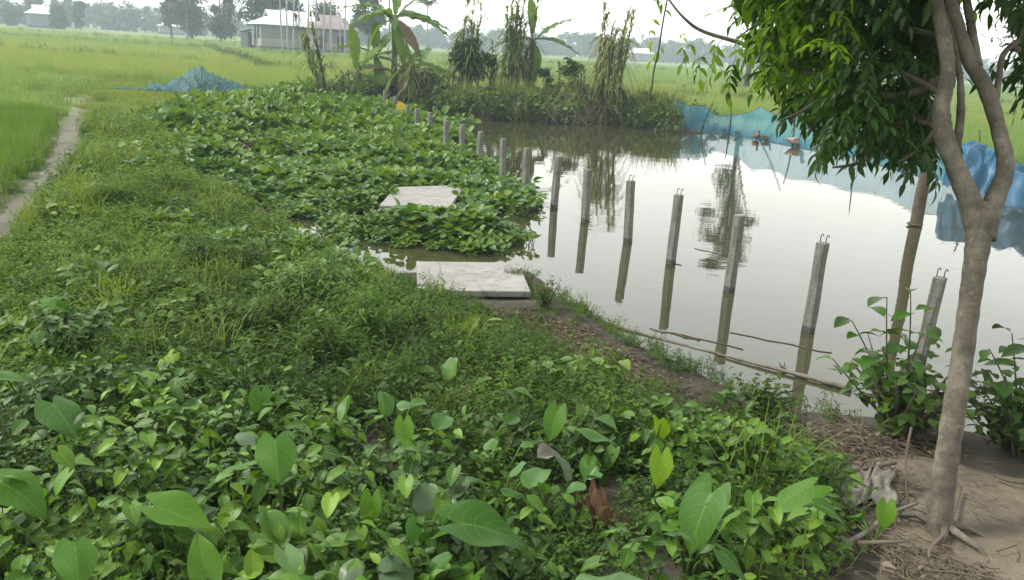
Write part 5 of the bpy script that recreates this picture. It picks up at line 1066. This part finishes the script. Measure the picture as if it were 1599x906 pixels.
for (x, y, wpx, pit, az, hh, mk, lab) in TAROS:
    g0 = gp(x, y, .4); zg = gz1(g0[0], g0[1]); c = gp(x, y, zg + hh); sc = .69 * wpx * (np.linalg.norm(c - [0, 0, CZ])) / FPX / .25
    root = c + np.array([U_(-.05, .05), U_(.02, .08), 0]); root[2] = gz1(root[0], root[1]) - .01
    R = rot(az, pit, U_(-.25, .25)); th = thing('taro_plant', lab, 'taro', root, 'taro plants on the near bank')
    at0 = c - R @ np.array([0, .09 * sc, 0]); o = inst('leaf', TARO_ME[mk][random.randrange(4)], th, at0 - root, R, sc)
    b = MB(); t = np.linspace(0, 1, 7)[:, None]; mid = root * .45 + at0 * .55 + [0, 0, .03]; P = root * (1 - t) ** 2 + 2 * mid * t * (1 - t) + at0 * t * t; b.tube(P, np.linspace(.008, .004, 7) * (.7 + .4 * sc), 6); b.build('stalk', M['stalk'], th)
    for k in range(random.choice([1, 2, 2, 3])):
        a2 = az + U_(1.5, 4.5); h2 = hh * U_(.45, .8); q = root + np.array([math.sin(a2) * .1, math.cos(a2) * .1, h2]); inst('leaf', TARO_ME[mk if k else 'taro'][random.randrange(4)], th, q - root, rot(a2, U_(-.9, -.1), U_(-.3, .3)), sc * U_(.4, .65))
        b = MB(); b.tube([root, root * .5 + q * .5 + [0, 0, .03], q], [.007, .005, .003], 5); b.build('stalk', M['stalk'], th)
HYB = {}
for mk in ('hya', 'hyag'):
    HYB[mk] = []
    for k in range(3):
        b = MB(); b.add(LF['hya'][k], None, (0, 0, 0), 1.0, .5); o = b.build('leaf', M[mk], link=False); HYB[mk].append(o.data); bpy.data.objects.remove(o)
HYS = [(668, 782, 58, 'hyag', 'pale grey round hyacinth leaf standing in the centre foreground'), (715, 765, 50, 'hyag', 'long pale hyacinth leaf tilted beside the round grey one'), (658, 830, 64, 'hya', 'folded green hyacinth leaf below the grey ones'), (620, 884, 80, 'hyag', 'large whitish hyacinth leaf at the bottom edge'), (548, 888, 50, 'hyag', 'small grey hyacinth leaf at the bottom edge'),
       (465, 888, 66, 'hyag', 'broad grey-white hyacinth leaf at the bottom left'), (838, 745, 60, 'hya', 'rounded hyacinth leaf right of the lime vine'), (878, 730, 50, 'hyag', 'upright pale pink-grey hyacinth leaf behind the stump'), (803, 728, 44, 'hya', 'cupped hyacinth leaf at the centre'), (690, 658, 44, 'hya', 'pair of bluish hyacinth leaves amid narrow weeds'),
       (765, 690, 34, 'hya', 'small bluish hyacinth leaf above the centre'), (545, 640, 50, 'hya', 'grey-green hyacinth leaf by the upright blades'), (600, 630, 44, 'hya', 'hyacinth leaf cluster left of the yellow dead leaf'), (632, 628, 38, 'hya', 'thin curled hyacinth leaf near the yellow dead leaf'), (385, 680, 44, 'hyag', 'pale cupped hyacinth leaf under the raised taro leaf'), (425, 830, 70, 'hya', 'dark round hyacinth leaf in the left foreground'), (520, 840, 40, 'hyag', 'brown-edged hyacinth leaf at the left centre'),
       (800, 655, 30, 'hya', 'small hyacinth leaf pair below the litter strip'), (705, 575, 40, 'hya', 'hyacinth plant standing in weeds below the near slab'), (640, 560, 40, 'hya', 'hyacinth plant left of the litter strip top'), (300, 640, 40, 'hya', 'bluish hyacinth leaf in the left weeds')]
for (x, y, wpx, mk, lab) in HYS:
    g0 = gp(x, y, .4); zg = gz1(g0[0], g0[1]); hh = U_(.2, .32); c = gp(x, y, zg + hh); sc = .8 * wpx * np.linalg.norm(c - [0, 0, CZ]) / FPX / .115
    root = c + np.array([U_(-.05, .05), U_(.0, .06), 0]); root[2] = gz1(root[0], root[1]) - .01; th = thing('water_hyacinth', lab, 'water hyacinth', root, 'hyacinth plants stranded on the near bank')
    az = U_(-.8, .8); R = rot(az, U_(.2, 1.15), U_(-.7, .7)); a0 = c - R @ np.array([0, .06 * sc, 0]); inst('leaf', HYB[mk][random.randrange(3)], th, a0 - root, R, sc)
    b = MB(); b.tube([root, root * .5 + a0 * .5 + [.01, 0, .01], a0], np.array([.009, .007, .004]), 6); b.build('stalk', M['stalk'], th)
    for k in range(3):
        a2 = az + 1.4 + k * 1.5; q = root + np.array([math.sin(a2) * .09, math.cos(a2) * .09, hh * U_(.5, .85)]); inst('leaf', HYB['hya'][k % 3], th, q - root, rot(a2, U_(.1, 1.0), U_(-.3, .3)), sc * U_(.5, .8))
        b = MB(); b.tube([root, q], [.006, .003], 5); b.build('stalk', M['stalk'], th)
# vine sprigs picked out one by one in front
VINE_ME = []
for k in range(3):
    b = MB(); b.add(leaf(.085, [.066, .055, .07][k], 6, 4, .3, .25, [.25, .1, .3][k], 'heart' if k != 1 else 'ovate', .03), None, (0, 0, 0), 1, .3 + .3 * k); o = b.build('leaf', M['vine'], link=False); VINE_ME.append(o.data); bpy.data.objects.remove(o)
VN = spread(poly([(-20, 900), (-20, 720), (200, 700), (420, 690), (640, 730), (760, 790), (1000, 830), (1290, 830), (1300, 900)], .6), 30, None, YD)[:110]
for p in VN:
    z = gz1(*p); h = U_(.26, .40); r0 = np.array([p[0], p[1], z + .06]); a = U_(0, 6.28); tip = r0 + np.array([math.sin(a) * U_(.05, .2), math.cos(a) * U_(.05, .2), h - .06])
    th = thing('leafy_vine', 'heart-leaved vine shoot rising from the tangle in the foreground', 'vine', r0, 'vine shoots in the foreground')
    t = np.linspace(0, 1, 7)[:, None]; P = r0 + (tip - r0) * t + np.array([0, 0, .05]) * np.sin(t * PI); b = MB(); b.tube(P, np.linspace(.0035, .0015, 7), 4); b.build('stem', M['stalk'], th)
    for k in range(6): inst('leaf', VINE_ME[(k * 7 + nobj) % 3], th, P[k + 1] - r0, rot(k * 2.2 + a, U_(-.7, .15), U_(-.4, .4)), U_(.5, 1.05))
    nobj += 1
# tall grass blades
for (x, y, lab, bl) in [(470, 735, 'tall slanting grass blade in the left foreground', [(.30, .62), (.22, .5)]), (880, 660, 'thin upright grass shoot near the taro leaves', [(.03, .3)])]:
    r0 = gl(x, y, .4); th = thing('grass_shoot', lab, 'grass', r0)
    for (dx, h) in bl:
        t = np.linspace(0, 1, 9)[:, None]; P = r0 + np.array([dx, .05, h]) * t + np.array([0, 0, -.05]) * t ** 3; s_ = np.array([.004, 0, 0]) * (1 - .9 * t); b = MB(); b.grid(np.stack([P - s_, P + [0, .001, .001], P + s_], 1)); b.build('blade', M['grass'], th)

# ------------------------------------------------------------------ small things
p = gl(625, 192); p[2] = .1; th = thing('yellow_leaf_plant', 'single bright yellow withered leaf at the edge of the hyacinth mat', 'leaf', p)
b = MB(); V = leaf(.72, .30, 9, 6, .3, .15, 0, 'ovate', .02); c = p + np.array([-.05, 0, .75]); b.add(V, rot(2.0, -1.15, .9), c, 1, .5); b.build('leaf', M['yellow'], th)
b = MB(); b.tube([p, p + [-.1, 0, .5], c], [.02, .014, .008], 6); b.build('stalk', M['stalk'], th)
p = gl(728, 655); M['paleyellow'] = leafmat('pale_yellow_leaf', [G(.40, .38, .22), G(.52, .48, .30)], .2, .6, blot=.4, tint=False, K=.6)
p = p - [0, 0, .08]
th = thing('dead_leaf', 'pale yellow curled dead leaf standing in the narrow-leaved weeds', 'leaf', p + [0, 0, .12])
b = MB(); b.add(leaf(.14, .07, 7, 4, .7, -.3, 0, 'ovate', .04), rot(.3, 1.3), p + [0, 0, .14], 1, .9); b.build('blade', M['paleyellow'], th)
# rotten stump
p = gl(962, 850, .4); th = thing('rotten_stump', 'broken reddish-brown rotten stump among the taro leaves', 'stump', p)
M['rot'] = plain('rotten_wood', [G(.07, .035, .018), G(.20, .10, .05), G(.33, .21, .12)], 10, .9, 40, .8, .01, sc=(2, 2, .5))
for k, (dx, h, wd_, ln, dy) in enumerate([(0, .33, .10, -.10, 0), (-.055, .24, .08, -.09, .02), (.035, .17, .07, -.02, -.02), (.0, .12, .06, .06, -.03)]):
    nu, nv = 9, 12; P = np.zeros((2 * nu, nv, 3)); th_ = np.linspace(-1.1, 1.1, nu)
    for q in range(nv):
        t = q / (nv - 1); rr_ = wd_ / 2 * (1 - .25 * t)
        for w_ in range(nu):
            hh = h * (.72 + .28 * math.sin(w_ * 2.3 + k * 1.7) * (1 if w_ % 2 else .4)); wob = .006 * math.sin(t * 14 + w_ * 1.3 + k)
            for side, rad_ in ((0, rr_), (1, rr_ - .012)):
                idx_ = w_ if side == 0 else 2 * nu - 1 - w_
                P[idx_, q] = p + np.array([dx + ln * t + rad_ * math.sin(th_[w_]) + wob, dy - rad_ * math.cos(th_[w_]) + .02 * t, -.04 + hh * t])
    b = MB(); b.grid(P.transpose(1, 0, 2), None, .5, True); b.build('splinter', M['rot'], th, smooth=False)
# torn sack on the bank
c0 = gp(1352, 712, .4); u_ = np.linspace(0, 1, 30)[:, None]; v_ = np.linspace(0, 1, 30)[None]
a, c, e, f_ = gp(1335, 708, .42), gp(1398, 720, .42), gp(1295, 800, .42), gp(1400, 795, .42)
P = (a * (1 - u_)[..., None] + c * u_[..., None]) * (1 - v_)[..., None] + (e * (1 - u_)[..., None] + f_ * u_[..., None]) * v_[..., None]
fold = .022 * np.abs(np.sin(u_ * 15 + v_ * 2 + np.sin(v_ * 6))) * (.3 + v_) + .03 * np.sin(PI * u_) * np.sin(PI * v_) + .008 * np.sin(u_ * 40 + v_ * 9)
P[..., 0] += .03 * np.sin(v_ * 9) * (u_ - .5); P[..., 1] += .02 * np.sin(u_ * 13); Zg = gz(P[..., 0].ravel(), P[..., 1].ravel()).reshape(30, 30); P[..., 2] = Zg + .03 + fold
b = MB(); b.grid(P); o = b.build('torn_sack', M['cloth'], origin=[*P[15, 15][:2], float(Zg.mean())]); tag(o, 'torn grey fibre sack spread on the bank left of the trunk', 'sack')
for k, (pts_, r_, lab, mk) in enumerate([([(1338, 735), (1352, 715), (1362, 735), (1365, 760)], .007, 'thin dark twig lying over the torn sack', 'wood'), ([(1330, 745), (1355, 748), (1372, 765), (1362, 790), (1340, 810)], .006, 'curved pale root lying on the torn sack', 'straw'), ([(1305, 872), (1345, 850), (1385, 815), (1432, 790)], .011, 'greenish fallen stick left of the tree base', 'bamboo'),
        ([(1335, 865), (1380, 862), (1410, 860)], .009, 'short pale stick in the litter before the tree', 'straw'), ([(1412, 720), (1408, 750), (1418, 785)], .006, 'thin brown stem standing left of the trunk', 'wood'), ([(1500, 760), (1480, 830), (1450, 870), (1448, 885)], .008, 'pale cord-like root looping round the tree base', 'straw'),
        ([(1555, 735), (1580, 748), (1620, 756)], .008, 'dark stick on the dirt at the right edge', 'wood'), ([(1330, 735), (1400, 720)], .012, 'pale stick at the top of the sack', 'straw')]):
    Pq = np.array([gp(x, y, .43) for x, y in pts_]); Pq[:, 2] = gz(Pq[:, 0], Pq[:, 1]) + .045 + r_
    if k == 4: Pq[:, 2] += [.2, .1, -.02]
    Pq = smooth_path(Pq, 5); b = MB(); b.tube(Pq, r_ * np.linspace(1.1, .6, len(Pq)), 6); o = b.build('fallen_stick', M[mk], origin=Pq[0]); tag(o, lab, 'stick')
p = gl(893, 690, .35); b = MB(); b.box(p + [0, 0, .1], (.19, .05, .02), np.array(Matrix.Rotation(.1, 3, 'Z'))); o = b.build('small_plank', M['cloth'], origin=p, smooth=False); tag(o, 'small pale plank lying in the weeds behind the stump', 'plank')
p = gl(835, 765, .4) + [0, 0, .16]; b = MB(); V = leaf(.12, .09, 8, 6, .9, .5, 0, 'ovate', .06); b.add(V, rot(1.2, .3, .3), p, 1, .8); o = b.build('dry_leaf', M['cloth'], origin=p); tag(o, 'crumpled pale dry leaf behind the largest taro leaf', 'leaf')
for k, (x, y) in enumerate([(640, 690), (335, 690)]):
    pass

# ------------------------------------------------------------------ haze
b = MB(); b.box((0, 420, 11), (1500, 1000, 25)); m, t, out = newmat('haze_air')
pv = N(t, 'ShaderNodeVolumePrincipled'); pv.inputs['Color'].default_value = (.78, .89, 1.0, 1); pv.inputs['Density'].default_value = .0012; pv.inputs['Anisotropy'].default_value = 0.0
t.links.new(pv.outputs[0], out.inputs['Volume']); o = b.build('haze', m, smooth=False); tag(o, 'pale misty air over the fields', kind='stuff')
